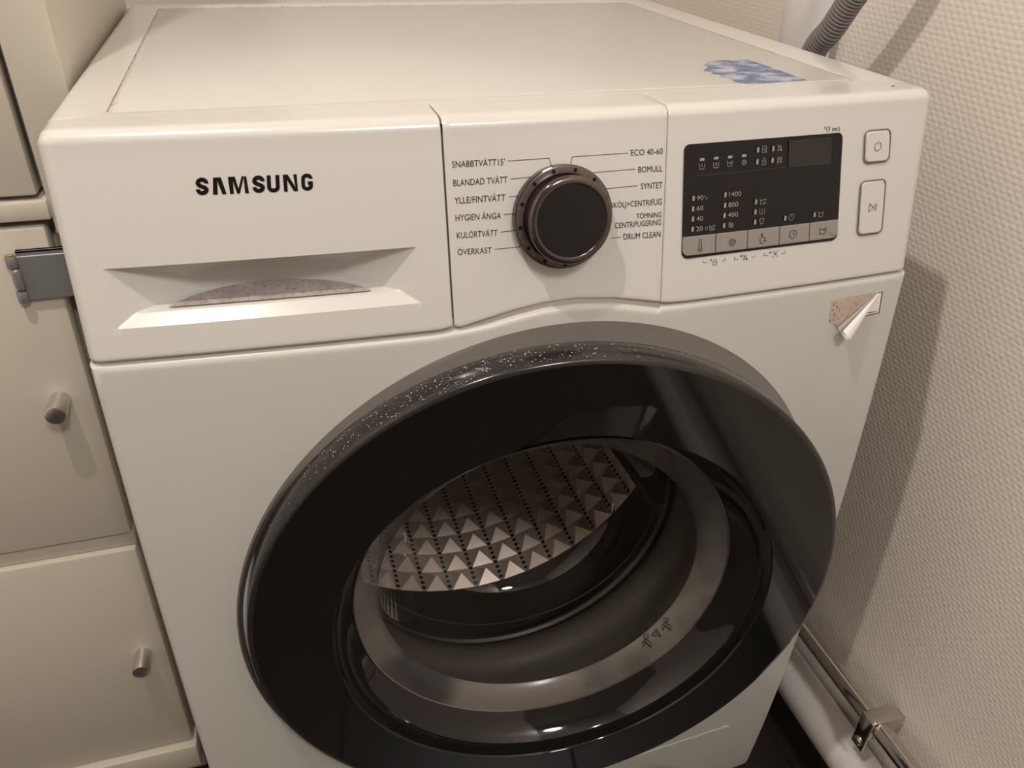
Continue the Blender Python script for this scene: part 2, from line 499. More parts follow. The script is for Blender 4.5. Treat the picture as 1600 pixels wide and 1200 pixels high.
# --- control strip : three sections over the bowed face and the rounded top edge
def zrows(x, n):
    z0 = interp(SEAMPTS, x)
    return [z0 + (ZT - z0) * k / n for k in range(n + 1)]
RT = 0.009
def strip(name, x0, x1, m, endl, endr, zl=None, xl=None, depthf=None, shell=True):
    xs = xl or [x0 + (x1 - x0) * k / 40 for k in range(41)]
    xs = sorted(set([round(v, 6) for v in xs]))
    V = []; F = []
    cols = []
    for x in xs:
        e = 0.0
        if x < 0.0085 and x0 < 0.001: e = rnd(x, 0.0085)
        if x > 0.6 - 0.0085 and x1 > 0.599: e = rnd(0.6 - x, 0.0085)
        g = 0.0
        if x1 < 0.599: g = max(g, rnd(x1 - x, endr))
        if x0 > 0.001: g = max(g, rnd(x - x0, endl))
        z0 = interp(SEAMPTS, x)
        base = [z for z in (zl or [])]
        zz = [z0, z0 + .0004, z0 + .001, z0 + .002, z0 + .004] + ([z for z in base if z > z0 + .005] if base else [z0 + .004 + (ZT - z0 - .004) * k / 16 for k in range(1, 17)])
        col = [(x, panel_y(x, z0) + 0.012 + e, z0 + .0)]
        for z in zz:
            b = rnd(z - z0, 0.002)
            d = depthf(x, z) if depthf else 0.0
            col.append((x, panel_y(x, z) + e + g + b + d, z))
        yt = panel_y(x, ZT)
        for k in range(1, 9):
            a = PI / 2 * k / 8
            # tilt-matched quarter round to the top
            col.append((x, yt + e + g * math.cos(a) + RT * (1 - math.cos(a)), ZT + 0.008 * math.sin(a) - (g + e) * math.sin(a)))
        for k in range(1, 6):
            col.append((x, yt + RT + (0.052 - yt - RT) * k / 5, 0.85 - e - g))
        cols.append(col)
    n = len(cols[0])
    for c in cols: V += c
    for i in range(len(cols) - 1):
        for j in range(n - 1):
            F.append((i * n + j, (i + 1) * n + j, (i + 1) * n + j + 1, i * n + j + 1))
    # closed ends, folded inwards
    for ci, xx in ((0, 1), (len(cols) - 1, -1)):
        b0 = len(V)
        outer_end = (ci == 0 and x0 < 0.001) or (ci != 0 and x1 > 0.599)
        for p in cols[ci]:
            if outer_end: V.append((p[0], max(p[1], 0.04), min(p[2], 0.836)))
            else: V.append((p[0], p[1] + 0.006 if p[2] < 0.845 else p[1], p[2] - (0.006 if p[2] >= 0.845 else 0)))
        for j in range(n - 1):
            f = (ci * n + j, ci * n + j + 1, b0 + j + 1, b0 + j)
            F.append(f if xx == 1 else f[::-1])
    return pyobj(name, V, F, m, angle=40)

# drawer front with its scooped grip
RX0, RX1, RZ0, RZ1 = 0.0207, 0.2047, 0.7379, 0.7742
RM, RH = (RX0 + RX1) / 2, (RX1 - RX0) / 2
def grip(x, z):
    if x <= RX0 or x >= RX1 or z <= RZ0 or z >= RZ1: return 0.0
    X = (x - RM) / RH
    u = (RZ1 - z) / (RZ1 - RZ0)
    back = 0.034 * (1 - 0.50 * X * X) * (1 - (1 - min(u * 1.02, 1)) ** 2.3) ** 0.62
    dz = z - RZ0
    if dz < 0.0062: bot = dz * 1.15
    else: bot = 0.0071 + (dz - 0.0062) * 9.0
    lf = (x - RX0) * 0.62
    rg = (RX1 - x) * 0.62
    return max(0.0, min(back, bot, lf, rg))
xg = [0.0, .0004, .001, .002, .0035, .005, .007, .0085] + [0.0085 + (RX0 - 0.0085) * k / 3 for k in range(1, 4)]
xg += [RX0 + (RX1 - RX0) * k / 150 for k in range(0, 151)] + [RX1 + (0.2252 - RX1) * k / 8 for k in range(1, 9)] + [0.2248, 0.2245, 0.2240]
zg = [0.7225, 0.728, 0.733] + [RZ0 + (RZ1 - RZ0) * k / 110 for k in range(0, 111)] + [0.78, .79, .80, .81, .82, .83, ZT]
drawer = wmp(strip('detergent_drawer', 0.0, 0.2252, WHITE2, 0, 0.0012, zl=zg, xl=xg, depthf=grip))
# dusty pocket floor: thin skin over the flat bottom of the scoop
V = []; F = []
NX, NZ = 90, 16
idx = {}
for i in range(NX + 1):
    x = RX0 + 0.030 + (RX1 - RX0 - 0.060) * i / NX
    X = (x - RM) / (RH - 0.030)
    for j in range(NZ + 1):
        u = j / NZ
        z0 = RZ0 + 0.0066
        d0 = 0.0085; d1 = 0.0085 + 0.023 * max(0.0, 1 - X * X) ** 0.8
        d = d0 + (d1 - d0) * u
        z = RZ0 + 0.0072 + (d - 0.0071) / 9.0 + 0.0002
        V.append((x, panel_y(x, z) + d - 0.0002, z))
for i in range(NX):
    for j in range(NZ):
        a = i * (NZ + 1) + j
        F.append((a, a + NZ + 1, a + NZ + 2, a + 1))
sub(pyobj('dust_layer', V, F, DIRT), drawer)

dialp = wmp(strip('dial_panel', 0.2264, 0.3775, WHITE2, 0.0010, 0.0008))
dispp = wmp(strip('display_panel', 0.3780, 0.6, WHITE2, 0.0010, 0,
    xl=[0.378, .3783, .3787, .379, .38] + [0.38 + (0.5915 - 0.38) * k / 40 for k in range(1, 41)] + [.593, .595, .5965, .598, .599, .5996, .6]))
# dark gap fillers behind the two vertical seams
bm = bmesh.new()
gp = [(panel_y(.2258, z) + .0035, z) for z in (0.7195, .75, .78, .81, .838)] + [(.036, .8462), (.052, .8462)]
gv = [[bm.verts.new((x, y, z)) for y, z in gp] for x in (.2235, .2280)]
for k in range(len(gp) - 1): bm.faces.new((gv[0][k], gv[1][k], gv[1][k + 1], gv[0][k + 1]))
wmp(bmobj('drawer_gap', bm, SEAM, smooth=False))

# ------------------------------------------------------------------ print helpers (flat print on the control strip)
def surf(x, z, off): return PP(x, z, off)
class Sheet:
    """collects flat print; points given in (x,z) of the machine front"""
    def __init__(s, off=0.00025): s.V = []; s.F = []; s.off = off
    def poly(s, pts):
        b = len(s.V)
        s.V += [surf(x, z, s.off) for x, z in pts]
        s.F.append(tuple(range(b, b + len(pts))))
    def stroke(s, pts, w, closed=False):
        P = [Vector(p) for p in pts]
        n = len(P)
        if closed and (P[0] - P[-1]).length < 1e-7: P = P[:-1]; n -= 1
        L = []; R = []
        for i in range(n):
            if closed: a, c = P[(i - 1) % n], P[(i + 1) % n]
            else: a, c = P[max(i - 1, 0)], P[min(i + 1, n - 1)]
            d1 = (P[i] - a); d2 = (c - P[i])
            if d1.length < 1e-9: d1 = d2
            if d2.length < 1e-9: d2 = d1
            d1.normalize(); d2.normalize()
            n1 = Vector((-d1.y, d1.x)); n2 = Vector((-d2.y, d2.x))
            m = (n1 + n2)
            if m.length < 1e-6: m = n1
            m.normalize()
            k = 1 / max(m.dot(n1), 0.45)
            L.append(P[i] + m * w / 2 * k); R.append(P[i] - m * w / 2 * k)
        b = len(s.V)
        for l, r in zip(L, R): s.V += [surf(l.x, l.y, s.off), surf(r.x, r.y, s.off)]
        for i in range(n if closed else n - 1):
            j = (i + 1) % n
            s.F.append((b + 2 * i, b + 2 * i + 1, b + 2 * j + 1, b + 2 * j))
    def obj(s, name, m, parent):
        return sub(pyobj(name, s.V, s.F, m, smooth=False), parent)

def arc(cx, cy, r, a0, a1, n=14, ry=None):
    ry = r if ry is None else ry
    return [(cx + r * math.cos(math.radians(a0 + (a1 - a0) * k / n)), cy + ry * math.sin(math.radians(a0 + (a1 - a0) * k / n))) for k in range(n + 1)]

def text_mesh(body):
    cu = bpy.data.curves.new('text', 'FONT')
    cu.body = body
    cu.resolution_u = 3
    o = bpy.data.objects.new('text', cu)
    COL.objects.link(o)
    dg = bpy.context.evaluated_depsgraph_get()
    me = bpy.data.meshes.new_from_object(o.evaluated_get(dg))
    V = [v.co.copy() for v in me.vertices]
    F = [tuple(p.vertices) for p in me.polygons]
    bpy.data.objects.remove(o); bpy.data.curves.remove(cu); bpy.data.meshes.remove(me)
    return V, F
_v, _f = text_mesh('H')
CAPH = max(v.y for v in _v)

def place_text(name, body, quad, m, parent, off=0.00025, thin=0.0):
    V, F = text_mesh(body)
    x0 = min(v.x for v in V); x1 = max(v.x for v in V)
    TL, BL, TR, BR = quad
    out = []
    for v in V:
        u = (v.x - x0) / (x1 - x0); w = v.y / CAPH
        xb = BL[0] + (BR[0] - BL[0]) * u; zb = BL[1] + (BR[1] - BL[1]) * u
        xt = TL[0] + (TR[0] - TL[0]) * u; zt = TL[1] + (TR[1] - TL[1]) * u
        out.append(surf(xb + (xt - xb) * w, zb + (zt - zb) * w, off))
    return sub(pyobj(name, out, F, m, smooth=False), parent)

TEXTS = [
("SNABBTVÄTT15'",[(0.2307, 0.8245), (0.2307, 0.8208), (0.2648, 0.8242), (0.2645, 0.8204)]),
('BLANDAD TVÄTT',[(0.2308, 0.8135), (0.2308, 0.8097), (0.2662, 0.8134), (0.2659, 0.8095)]),
('YLLE/FINTVÄTT',[(0.2309, 0.8028), (0.231, 0.799), (0.2644, 0.8026), (0.264, 0.7986)]),
('HYGIEN ÅNGA',[(0.231, 0.7922), (0.231, 0.7883), (0.2612, 0.7915), (0.2607, 0.7878)]),
('KULÖRTVÄTT',[(0.2311, 0.7812), (0.2312, 0.7774), (0.2584, 0.7808), (0.2579, 0.7769)]),
('ÖVERKAST',[(0.2311, 0.7705), (0.2311, 0.7668), (0.2539, 0.77), (0.2535, 0.7663)]),
('ECO 40-60',[(0.3511, 0.8246), (0.3514, 0.8209), (0.3745, 0.8242), (0.3745, 0.8206)]),
('BOMULL',[(0.3568, 0.8136), (0.3571, 0.8099), (0.3748, 0.8134), (0.3748, 0.8095)]),
('SYNTET',[(0.3591, 0.8029), (0.3594, 0.7992), (0.3752, 0.8026), (0.3752, 0.7986)]),
('SKÖLJ+CENTRIFUG',[(0.3372, 0.7919), (0.3374, 0.7885), (0.3752, 0.7918), (0.3752, 0.7878)]),
('TÖMNING',[(0.3563, 0.7833), (0.3567, 0.7799), (0.3754, 0.7829), (0.3753, 0.7794)]),
('CENTRIFUGERING',[(0.3406, 0.7785), (0.3409, 0.7749), (0.3753, 0.778), (0.3753, 0.7742)]),
('DRUM CLEAN',[(0.347, 0.7706), (0.3474, 0.7667), (0.3754, 0.7699), (0.3752, 0.766)]),
]
for s_, q_ in TEXTS:
    o = place_text('program_lettering', s_, q_, PRINTG, dialp)
place_text('printed_lettering', '*(3 sec)', [(0.502, 0.8303), (0.5024, 0.8273), (0.5155, 0.8299), (0.5159, 0.8268)], PRINTG, dispp)

# thin leader lines from the names to the dial
LEADS = [[(.2666, .8227), (.2943, .8228), (.2957, .8180)], [(.2683, .8117), (.2838, .8122)], [(.2666, .8008), (.2735, .8010)],
         [(.2628, .7901), (.2700, .7901)], [(.2603, .7791), (.2700, .7795)], [(.2559, .7684), (.2745, .7686)],
         [(.3492, .8227), (.3100, .8227), (.3087, .8180)], [(.3545, .8123), (.3220, .8120)], [(.3567, .8015), (.3315, .8012)], [(.3453, .7688), (.3380, .7685)]]
for l in LEADS:
    sh = Sheet(0.0002); sh.stroke(l, 0.00036); sh.obj('leader_line', PRINTG, dialp)

# logo, drawn stroke by stroke
LQ = [(0.0799, 0.8229), (0.0787, 0.8132), (0.146, 0.8221), (0.1453, 0.8123)]
def lg(p):
    u = (p[0] - 105) / 1342.0; w = p[1] / 195.0
    xb = LQ[1][0] + (LQ[3][0] - LQ[1][0]) * u; zb = LQ[1][1] + (LQ[3][1] - LQ[1][1]) * u
    xt = LQ[0][0] + (LQ[2][0] - LQ[0][0]) * u; zt = LQ[0][1] + (LQ[2][1] - LQ[0][1]) * u
    return (xb + (xt - xb) * w, zb + (zt - zb) * w)
def LS(sheet, pts, w): sheet.stroke([lg(p) for p in pts], w * 0.0675 / 1342.0)
def LP(sheet, pts): sheet.poly([lg(p) for p in pts])
def letterS(x0):
    s = Sheet(0.0003)
    a = [(x0 + 124, 128)] + arc(x0 + 76, 130, 48, 5, 180, 14, ry=42)[0:] + [(x0 + 34, 118), (x0 + 48, 106), (x0 + 76, 94), (x0 + 108, 80), (x0 + 122, 66)]
    b = arc(x0 + 76, 62, 48, 8, -172, 14, ry=40)
    LS(s, a + b[1:] + [(x0 + 27, 66)], 46)
    return s
s = letterS(105); s.obj('logo_letter', PRINT, drawer)
s = Sheet(0.0003)
LP(s, [(298, 0), (306, 190), (352, 190), (350, 0)]); LP(s, [(350, 190), (394, 190), (450, 0), (403, 0), (352, 150)])
s.obj('logo_letter', PRINT, drawer)
s = Sheet(0.0003)
LP(s, [(490, 0), (472, 192), (525, 192), (532, 0)]); LP(s, [(525, 192), (552, 192), (600, 0), (570, 0), (525, 150)])
LP(s, [(600, 0), (570, 0), (628, 192), (655, 192)][::-1]); LP(s, [(655, 192), (680, 192), (704, 0), (660, 0), (652, 150)])
s.obj('logo_letter', PRINT, drawer)
s = letterS(742); s.obj('logo_letter', PRINT, drawer)
s = Sheet(0.0003)
LS(s, [(937, 192), (937, 60)] + arc(987, 58, 50, 180, 360, 16, ry=38) + [(1037, 60), (1037, 192)], 45)
s.obj('logo_letter', PRINT, drawer)
s = Sheet(0.0003)
LP(s, [(1108, 0), (1100, 192), (1145, 192), (1150, 0)]); LP(s, [(1145, 192), (1158, 192), (1268, 0), (1222, 0), (1146, 135)])
LP(s, [(1268, 0), (1240, 50), (1222, 192), (1262, 192)])
s.obj('logo_letter', PRINT, drawer)
s = Sheet(0.0003)
LS(s, [(1427, 136), (1426, 142)] + arc(1380, 136, 46, 12, 180, 14, ry=38) + arc(1380, 60, 46, 180, 360, 14, ry=38) + [(1426, 62), (1426, 86), (1388, 86)], 42)
s.obj('logo_letter', PRINT, drawer)

# ------------------------------------------------------------------ icons
LED = 0.0
def icon(sheet, kind, cx, cz, s, w):
    def S(pts, closed=False): sheet.stroke([(cx + p[0] * s, cz + p[1] * s) for p in pts], w, closed)
    if kind.startswith('tub'):
        S([(-1, .8), (-.78, -.9), (.78, -.9), (1, .8)])
        if kind == 'tub1': S([(0, .7), (0, -.35)])
        if kind == 'tub2': S([(-.2, .7), (-.2, -.3)]); S([(.2, .7), (.2, -.3)])
        if kind == 'tub3': S([(-.8, .3), (-.2, .0), (.3, .4), (.8, .2)]); S([(-.1, -.3), (.4, .1)])
        if kind == 'tub4': S([(-.85, .4), (-.2, .1), (.2, .5), (.85, .4)]); S(arc(0, -.35, .3, 0, 360, 8), True)
        if kind == 'tub5': S([(-.85, .4), (-.2, .1), (.2, .5), (.85, .4)]); S([(.4, -.6), (1.2, -.6)]); S([(.8, -.2), (.8, -1.1)])
        if kind == 'tub7': S([(-.9, .25), (.9, .25)])
    elif kind in ('spiral', 'spx'):
        S([( (0.15 + 0.85 * k / 26) * math.cos(k * .5), (0.15 + 0.85 * k / 26) * math.sin(k * .5)) for k in range(27)])
        if kind == 'spx': S([(-.9, .9), (.9, -.9)])
    elif kind == 'clock':
        S(arc(0, 0, 1, 0, 360, 20), True); S([(0, .7), (0, 0), (.5, -.05)])
    elif kind == 'lock':
        S([(-.75, -.95), (.75, -.95), (.75, .1), (-.75, .1)], True); S([(-.5, .1), (-.5, .5)] + arc(0, .5, .5, 180, 0, 8) + [(.5, .1)]); S([(-.3, -.4), (-.1, -.4)]); S([(.1, -.4), (.3, -.4)])
    elif kind == 'bell':
        S([(-.8, -.7), (-.5, -.3), (-.5, .2)] + arc(0, .25, .5, 180, 0, 8) + [(.5, -.3), (.8, -.7)], True); S([(-1, 1), (1, -1)])
    elif kind == 'box':
        S([(-.8, -.95), (-.8, .95), (.6, .95), (.6, -.1)]); S([(-.8, -.95), (.0, -.95)]); S([(-.4, .2), (.0, -.2), (.4, .4)]); S(arc(.55, -.65, .32, 0, 360, 8), True)
    elif kind == 'list':
        S([(.8, 0), (.8, .95), (-.7, .95), (-.7, -.9), (.1, -.9)])
        for k in (.5, .1, -.3): S([(-.4, k), (.5, k)])
        S([(.3, -.55), (1.1, -.55)]); S([(.7, -.2), (.7, -.95)])
    elif kind == 'shirt':
        S([(-.4, .9), (-1, .45), (-.7, 0), (-.5, .1), (-.5, -.9), (.5, -.9), (.5, .1), (.7, 0), (1, .45), (.4, .9), (0, .6)], True)
    elif kind == 'o':
        S(arc(0, 0, .45, 0, 360, 12), True)
    elif kind == 'therm':
        S([(-.28, -.35), (-.28, 1.1)] + arc(0, 1.1, .28, 180, 0, 6) + [(.28, -.35)] + arc(0, -.75, .48, 55, -235, 14), False); S(arc(0, -.75, .12, 0, 360, 8), True)
    elif kind == 'hand':
        S([(-.5, .1), (-.5, 1.1), (-.25, 1.2), (-.15, .95), (-.15, .35), (.55, .2), (.6, -.1)]); S([(-.5, .1), (-.9, -.2), (-.5, -1.1), (.1, -1.15)]); S([(.25, -.6), (1.05, -.6)]); S([(.65, -.2), (.65, -1.0)])
    elif kind == 'target':
        S(arc(0, 0, .45, 0, 360, 12), True); S(arc(0, 0, .12, 0, 360, 6), True)
        for a, b in ((-1, -1), (1, -1), (1, 1), (-1, 1)): S([(a * .9, b * .5), (a * .9, b * .9), (a * .5, b * .9)])
    elif kind == 'star':
        for a in (0, 60, 120): S([(.8 * math.cos(math.radians(a)), .8 * math.sin(math.radians(a))), (-.8 * math.cos(math.radians(a)), -.8 * math.sin(math.radians(a)))])
    elif kind == 'power':
        S(arc(0, 0, 1, 115, 425, 24)); S([(0, .35), (0, 1.35)])
    elif kind == 'play':
        S([(-1.1, -1.0), (-1.1, 1.0), (.2, 0)], True); S([(.6, -.9), (.6, .9)]); S([(1.05, -.9), (1.05, .9)])

def rrect(x0, x1, z0, z1, r, n=6, lean=0.0):
    p = arc(x1 - r, z1 - r, r, 0, 90, n) + arc(x0 + r, z1 - r, r, 90, 180, n) + arc(x0 + r, z0 + r, r, 180, 270, n) + arc(x1 - r, z0 + r, r, 270, 360, n)
    return [(x + lean * (z1 - z), z) for x, z in p]

def slabplate(name, pts, offs, m, parent, angle=35, inset=None):
    """outline extruded along the panel normal through offs (list of (offset, inset)); last ring capped"""
    V = []; F = []
    n = len(pts)
    cx = sum(p[0] for p in pts) / n; cz = sum(p[1] for p in pts) / n
    for off, ins in offs:
        for x, z in pts:
            d = Vector((x - cx, z - cz)); L = d.length
            # inset towards the centre along both axes
            X = x - ins * (1 if d.x > 0 else -1) * min(1, abs(d.x) / (ins * 3 + 1e-9)); Z = z - ins * (1 if d.y > 0 else -1) * min(1, abs(d.y) / (ins * 3 + 1e-9))
            V.append(PP(X, Z, off))
    for i in range(len(offs) - 1):
        for k in range(n):
            k2 = (k + 1) % n
            F.append((i * n + k, i * n + k2, (i + 1) * n + k2, (i + 1) * n + k))
    b = (len(offs) - 1) * n
    F.append(tuple(range(b, b + n)))
    o = pyobj(name, V, F, m, angle=angle)
    return sub(o, parent) if parent is not None else wmp(o)

# display (slightly leaning right edge as moulded)
def dquad(u, w, x0a=.3901, x0b=.3923, x1a=.5186, x1b=.5250, z0=.7489, z1=.8255):
    z = z0 + (z1 - z0) * w
    xa = x0b + (x0a - x0b) * w; xb = x1b + (x1a - x1b) * w
    return (xa + (xb - xa) * u, z)
def dround(u0, u1, w0, w1, rs, n=7):
    # corner radii in metres, rs = (tr, tl, bl, br)
    U, Wd = 0.131, 0.0766
    pts = []
    for (cu, cw, a0, r) in ((u1, w1, 0, rs[0]), (u0, w1, 90, rs[1]), (u0, w0, 180, rs[2]), (u1, w0, 270, rs[3])):
        if r < 1e-6: pts.append(dquad(cu, cw)); continue
        su = -1 if cu == u1 else 1; sw = -1 if cw == w1 else 1
        for k in range(n + 1):
            a = math.radians(a0 + 90 * k / n)
            pts.append(dquad(cu + su * r / U + r / U * math.cos(a), cw + sw * r / Wd + r / Wd * math.sin(a)))
    return pts
def plate_center(pts): return pts
screen = slabplate('display_screen', dround(0, 1, 0, 1, (.004, .004, .005, .005)), [(-0.001, -0.0006), (0.0004, -0.0006), (0.0007, 0.0)], SCREEN, None)
bx = [0.0, .2035, .4035, .6035, .8035, 1.0]
for k in range(5):
    # dividers lie at measured fractions of the strip
    u0 = [0.003, .2050, .4030, .6080, .8055][k]; u1 = [.2000, .3985, .6035, .8010, .997][k]
    rs = (0, 0, .0042 if k == 0 else 0, .0042 if k == 4 else 0)
    b_ = slabplate('touch_button', dround(u0, u1, 0.028, 0.2, rs), [(0.0005, 0.0), (0.0012, 0.0), (0.0015, 0.0003)], BTN, None)
    kind, c = [('therm', (.4061, .7572)), ('spiral', (.4320, .7575)), ('hand', (.4577, .7572)), ('clock', (.4836, .7576)), ('tub7', (.5098, .7578))][k]
    sh = Sheet(0.0018); icon(sh, kind, c[0], c[1], 0.0030 if kind != 'therm' else .0032, 0.0004); sh.obj('button_icon', PRINTG, b_)

def led(name, c, w, h, parent):
    s = Sheet(0.0011); x, z = c
    s.poly(rrect(x - w / 2, x + w / 2, z - h / 2, z + h / 2, min(w, h) * .25, 3)); return s.obj(name, SPR, parent)
for c in [(0.4041, 0.8152), (0.415, 0.8154), (0.4259, 0.8154), (0.437, 0.8155)]: led('indicator_light', c, .0036, .0018, screen)
for c in [(0.4479, 0.8185), (0.4603, 0.8185), (0.4481, 0.8107), (0.4605, 0.8108), (0.3991, 0.7901), (0.3992, 0.783), (0.3995, 0.7761), (0.3997, 0.7692), (0.4242, 0.7905), (0.4245, 0.7833), (0.4246, 0.7763), (0.4248, 0.7694), (0.4497, 0.7835), (0.4499, 0.7765), (0.4503, 0.7695), (0.4758, 0.7697), (0.5014, 0.7698)]:
    led('indicator_light', c, .0018, .0034, screen)
for kind, c in dict(tub1=(0.4043, 0.811), tub2=(0.4152, 0.8111), tub3=(0.4261, 0.8113), spiral=(0.4372, 0.8113), box=(0.4531, 0.8186), bell=(0.4655, 0.8187), lock=(0.4535, 0.8106), list=(0.4661, 0.8105), o=(0.4105, 0.769), tub4=(0.4151, 0.7691), spx=(0.4302, 0.7694), tub5=(0.4553, 0.7836), tub6=(0.4554, 0.7767), shirt=(0.4558, 0.7697), clock=(0.4811, 0.77), tub7=(0.507, 0.77)).items():
    sh = Sheet(0.0011); icon(sh, 'tub1' if kind == 'tub6' else kind, c[0], c[1], 0.0022, 0.0003); sh.obj('screen_icon', SPR, screen)
for s_, q_ in [
('90',[(0.4016, 0.7916), (0.4018, 0.7886), (0.4067, 0.7916), (0.4069, 0.7886)]),
('°c',[(0.4072, 0.7911), (0.4074, 0.7886), (0.4098, 0.791), (0.41, 0.7886)]),
('60',[(0.4019, 0.7847), (0.4021, 0.7816), (0.407, 0.7845), (0.4072, 0.7816)]),
('40',[(0.4021, 0.7777), (0.4023, 0.7746), (0.4073, 0.7775), (0.4075, 0.7744)]),
('20',[(0.4024, 0.7708), (0.4026, 0.7675), (0.4075, 0.7706), (0.4077, 0.7675)]),
('1400',[(0.427, 0.792), (0.4272, 0.7888), (0.4367, 0.7918), (0.437, 0.7888)]),
('800',[(0.4271, 0.785), (0.4273, 0.7817), (0.435, 0.7848), (0.4352, 0.7817)]),
('400',[(0.4272, 0.7781), (0.4274, 0.775), (0.4353, 0.7778), (0.4356, 0.7747)])]:
    place_text('screen_digits', s_, q_, SPR, screen, off=0.0011)
s = Sheet(0.0010)
s.stroke([(0.4073, .8153), (0.4352, .8155)], 0.00018); s.stroke([(0.3975, 0.8048), (0.4718, 0.8053)], 0.0003)
s.stroke([(0.4732, 0.8227), (0.5086, 0.8227), (0.5103, 0.8054), (0.4746, 0.8051)], 0.0003, True)
s.obj('screen_lines', SPRD, screen)
s = Sheet(0.0009); s.poly([(0.4732, 0.8227), (0.5086, 0.8227), (0.5103, 0.8054), (0.4746, 0.8051)]); s.obj('digit_window', SCRWIN, screen)
s = Sheet(0.0003)
for g in [[(0.4102, 0.7464), (0.4103, 0.7445), (0.4135, 0.7444)], [(0.4254, 0.7442), (0.428, 0.7442), (0.4279, 0.746)], [(0.4358, 0.7461), (0.436, 0.744), (0.4393, 0.744)], [(0.4501, 0.7441), (0.4528, 0.7441), (0.4527, 0.7459)], [(0.4608, 0.7465), (0.461, 0.7441), (0.4645, 0.7441)], [(0.4763, 0.744), (0.4788, 0.7439), (0.4786, 0.7461)]]:
    s.stroke(g, 0.0003)
for kind, c, k in [('star', (0.4164, 0.7458), .0010), ('lock', (0.4197, 0.744), .0022), ('star', (0.4414, 0.746), .0010), ('bell', (0.4449, 0.7447), .0022), ('star', (0.4661, 0.7459), .0010), ('target', (0.4707, 0.7446), .0023)]:
    icon(s, kind, c[0], c[1], k, 0.0003)
s.obj('button_marks', PRINTG, dispp)

# power and start buttons : smoked-chrome ring in the panel, white cap inside
def button(name, x0, x1, z0, z1, lean, kind, ic, label):
    ring = slabplate(name, rrect(x0, x1, z0, z1, .0045, 7, lean), [(0.0001, -0.0001), (0.0012, 0.0002), (0.0014, 0.0007), (0.0004, 0.0014)], DCHROME, None, angle=25)
    cap = slabplate('button_cap', rrect(x0 + .0013, x1 - .0013, z0 + .0013, z1 - .0013, .0035, 7, lean), [(0.0002, 0), (0.0012, 0.0001), (0.0020, 0.0007)], WHITE2, ring, angle=40)
    sh = Sheet(0.0023); icon(sh, kind, ic[0], ic[1], 0.0030 if kind == 'power' else .0031, 0.0004); sh.obj('button_icon', PRINTG, ring)
    ring['label'] = label
button('power_button', .5376, .5622, .8018, .8259, .10, 'power', (.5507, .8138), 'chrome-ringed power button')
button('start_button', .5396, .5642, .7494, .7905, .075, 'play', (.5536, .7703), 'chrome-ringed start and pause button')

# ------------------------------------------------------------------ programme dial
DC = (0.3018, 0.7862)
dn = Vector((-(2 * BX * (DC[0] - .3) / .09), -1, TY / (ZT - ZS))).normalized()
dx = Vector((1, 0, 0)); dx = (dx - dn * dx.dot(dn)).normalized()
dy = dn.cross(dx) * -1
if dy.z < 0: dy = -dy
dO = PP(DC[0], DC[1], 0)
bm = bmesh.new()
lathe(bm, [(0.0331, -0.001), (0.0334, 0.0070), (0.0331, 0.0080), (0.0324, 0.0083), (0.0285, 0.0080), (0.0272, 0.006)], dO, dx, dy, dn, 96)
dial = wmp(bmobj('program_dial', bm, SMOKE, angle=30))
dial['label'] = 'black round program dial with a smoked ring'
bm = bmesh.new()
lathe(bm, [(0.0334, -0.001), (0.0338, 0.0062), (0.0336, 0.0074), (0.0331, 0.0076)], dO, dx, dy, dn, 96)
sub(bmobj('dial_base_edge', bm, BLACKG), dial)
bm = bmesh.new()
lathe(bm, [(0.0276, 0.006), (0.0274, 0.012), (0.0278, 0.016), (0.0283, 0.0185)], dO, dx, dy, dn, 96)
sub(bmobj('dial_grip', bm, BLACKF, angle=40), dial)
bm = bmesh.new()
lathe(bm, [(0.0283, 0.0185), (0.0281, 0.0198), (0.0272, 0.0208), (0.0256, 0.0213), (0.0240, 0.0214), (0.0236, 0.0212)], dO, dx, dy, dn, 96)
sub(bmobj('dial_rim', bm, RIMB, angle=60), dial)
bm = bmesh.new()
lathe(bm, [(0.0236, 0.0212), (0.0233, 0.0209), (0.0, 0.0209)], dO, dx, dy, dn, 96)
sub(bmobj('dial_face', bm, SCREEN, angle=12), dial)
for k in range(13):
    a = math.radians(90 + 14 - k * 27.7 + 0) if k < 13 else 0
    c = dO + (dx * math.cos(a) + dy * math.sin(a)) * 0.0308 + dn * 0.0086
    tx = (-dx * math.sin(a) + dy * math.cos(a)); ty = (dx * math.cos(a) + dy * math.sin(a))
    V = [c + tx * sx * .0010 + ty * sy * .0012 for sx, sy in ((-1, -1), (1, -1), (1, 1), (-1, 1))]
    sub(pyobj('dial_mark', V, [(0, 1, 2, 3)], PRINT, smooth=False), dial)

# ------------------------------------------------------------------ lid
bm = bmesh.new()
PX0, PX1, PY0, PY1 = 0.0326, 0.5594, 0.0665, 0.504
# frame ring around the inset panel, rounded outer edges (profile lofted round the rectangle)
def ringpts(x0, x1, y0, y1, r, n=5):
    P = []
    for cx, cy, a0 in ((x1 - r, y1 - r, 0), (x0 + r, y1 - r, 90), (x0 + r, y0 + r, 180), (x1 - r, y0 + r, 270)):
        for k in range(n + 1):
            a = math.radians(a0 + 90 * k / n); P.append((cx + r * math.cos(a), cy + r * math.sin(a)))
    return P
V = []; F = []
def addring(x0, x1, y0, y1, r, z): V.extend([(x, y, z) for x, y in ringpts(x0, x1, y0, y1, max(r, 1e-4))])
Y0L = 0.0522
addring(0, W, Y0L, D, .004, 0.838)
for k in range(7):
    a = PI / 2 * k / 6
    i_ = 0.0085 * (1 - math.cos(a))
    addring(i_, W - i_, Y0L, D - i_, .004, 0.8415 + 0.0085 * math.sin(a))
addring(PX0 - .003, PX1 + .003, PY0 - .003, PY1 + .003, .004, 0.850)
addring(PX0, PX1, PY0, PY1, .004, 0.8494)
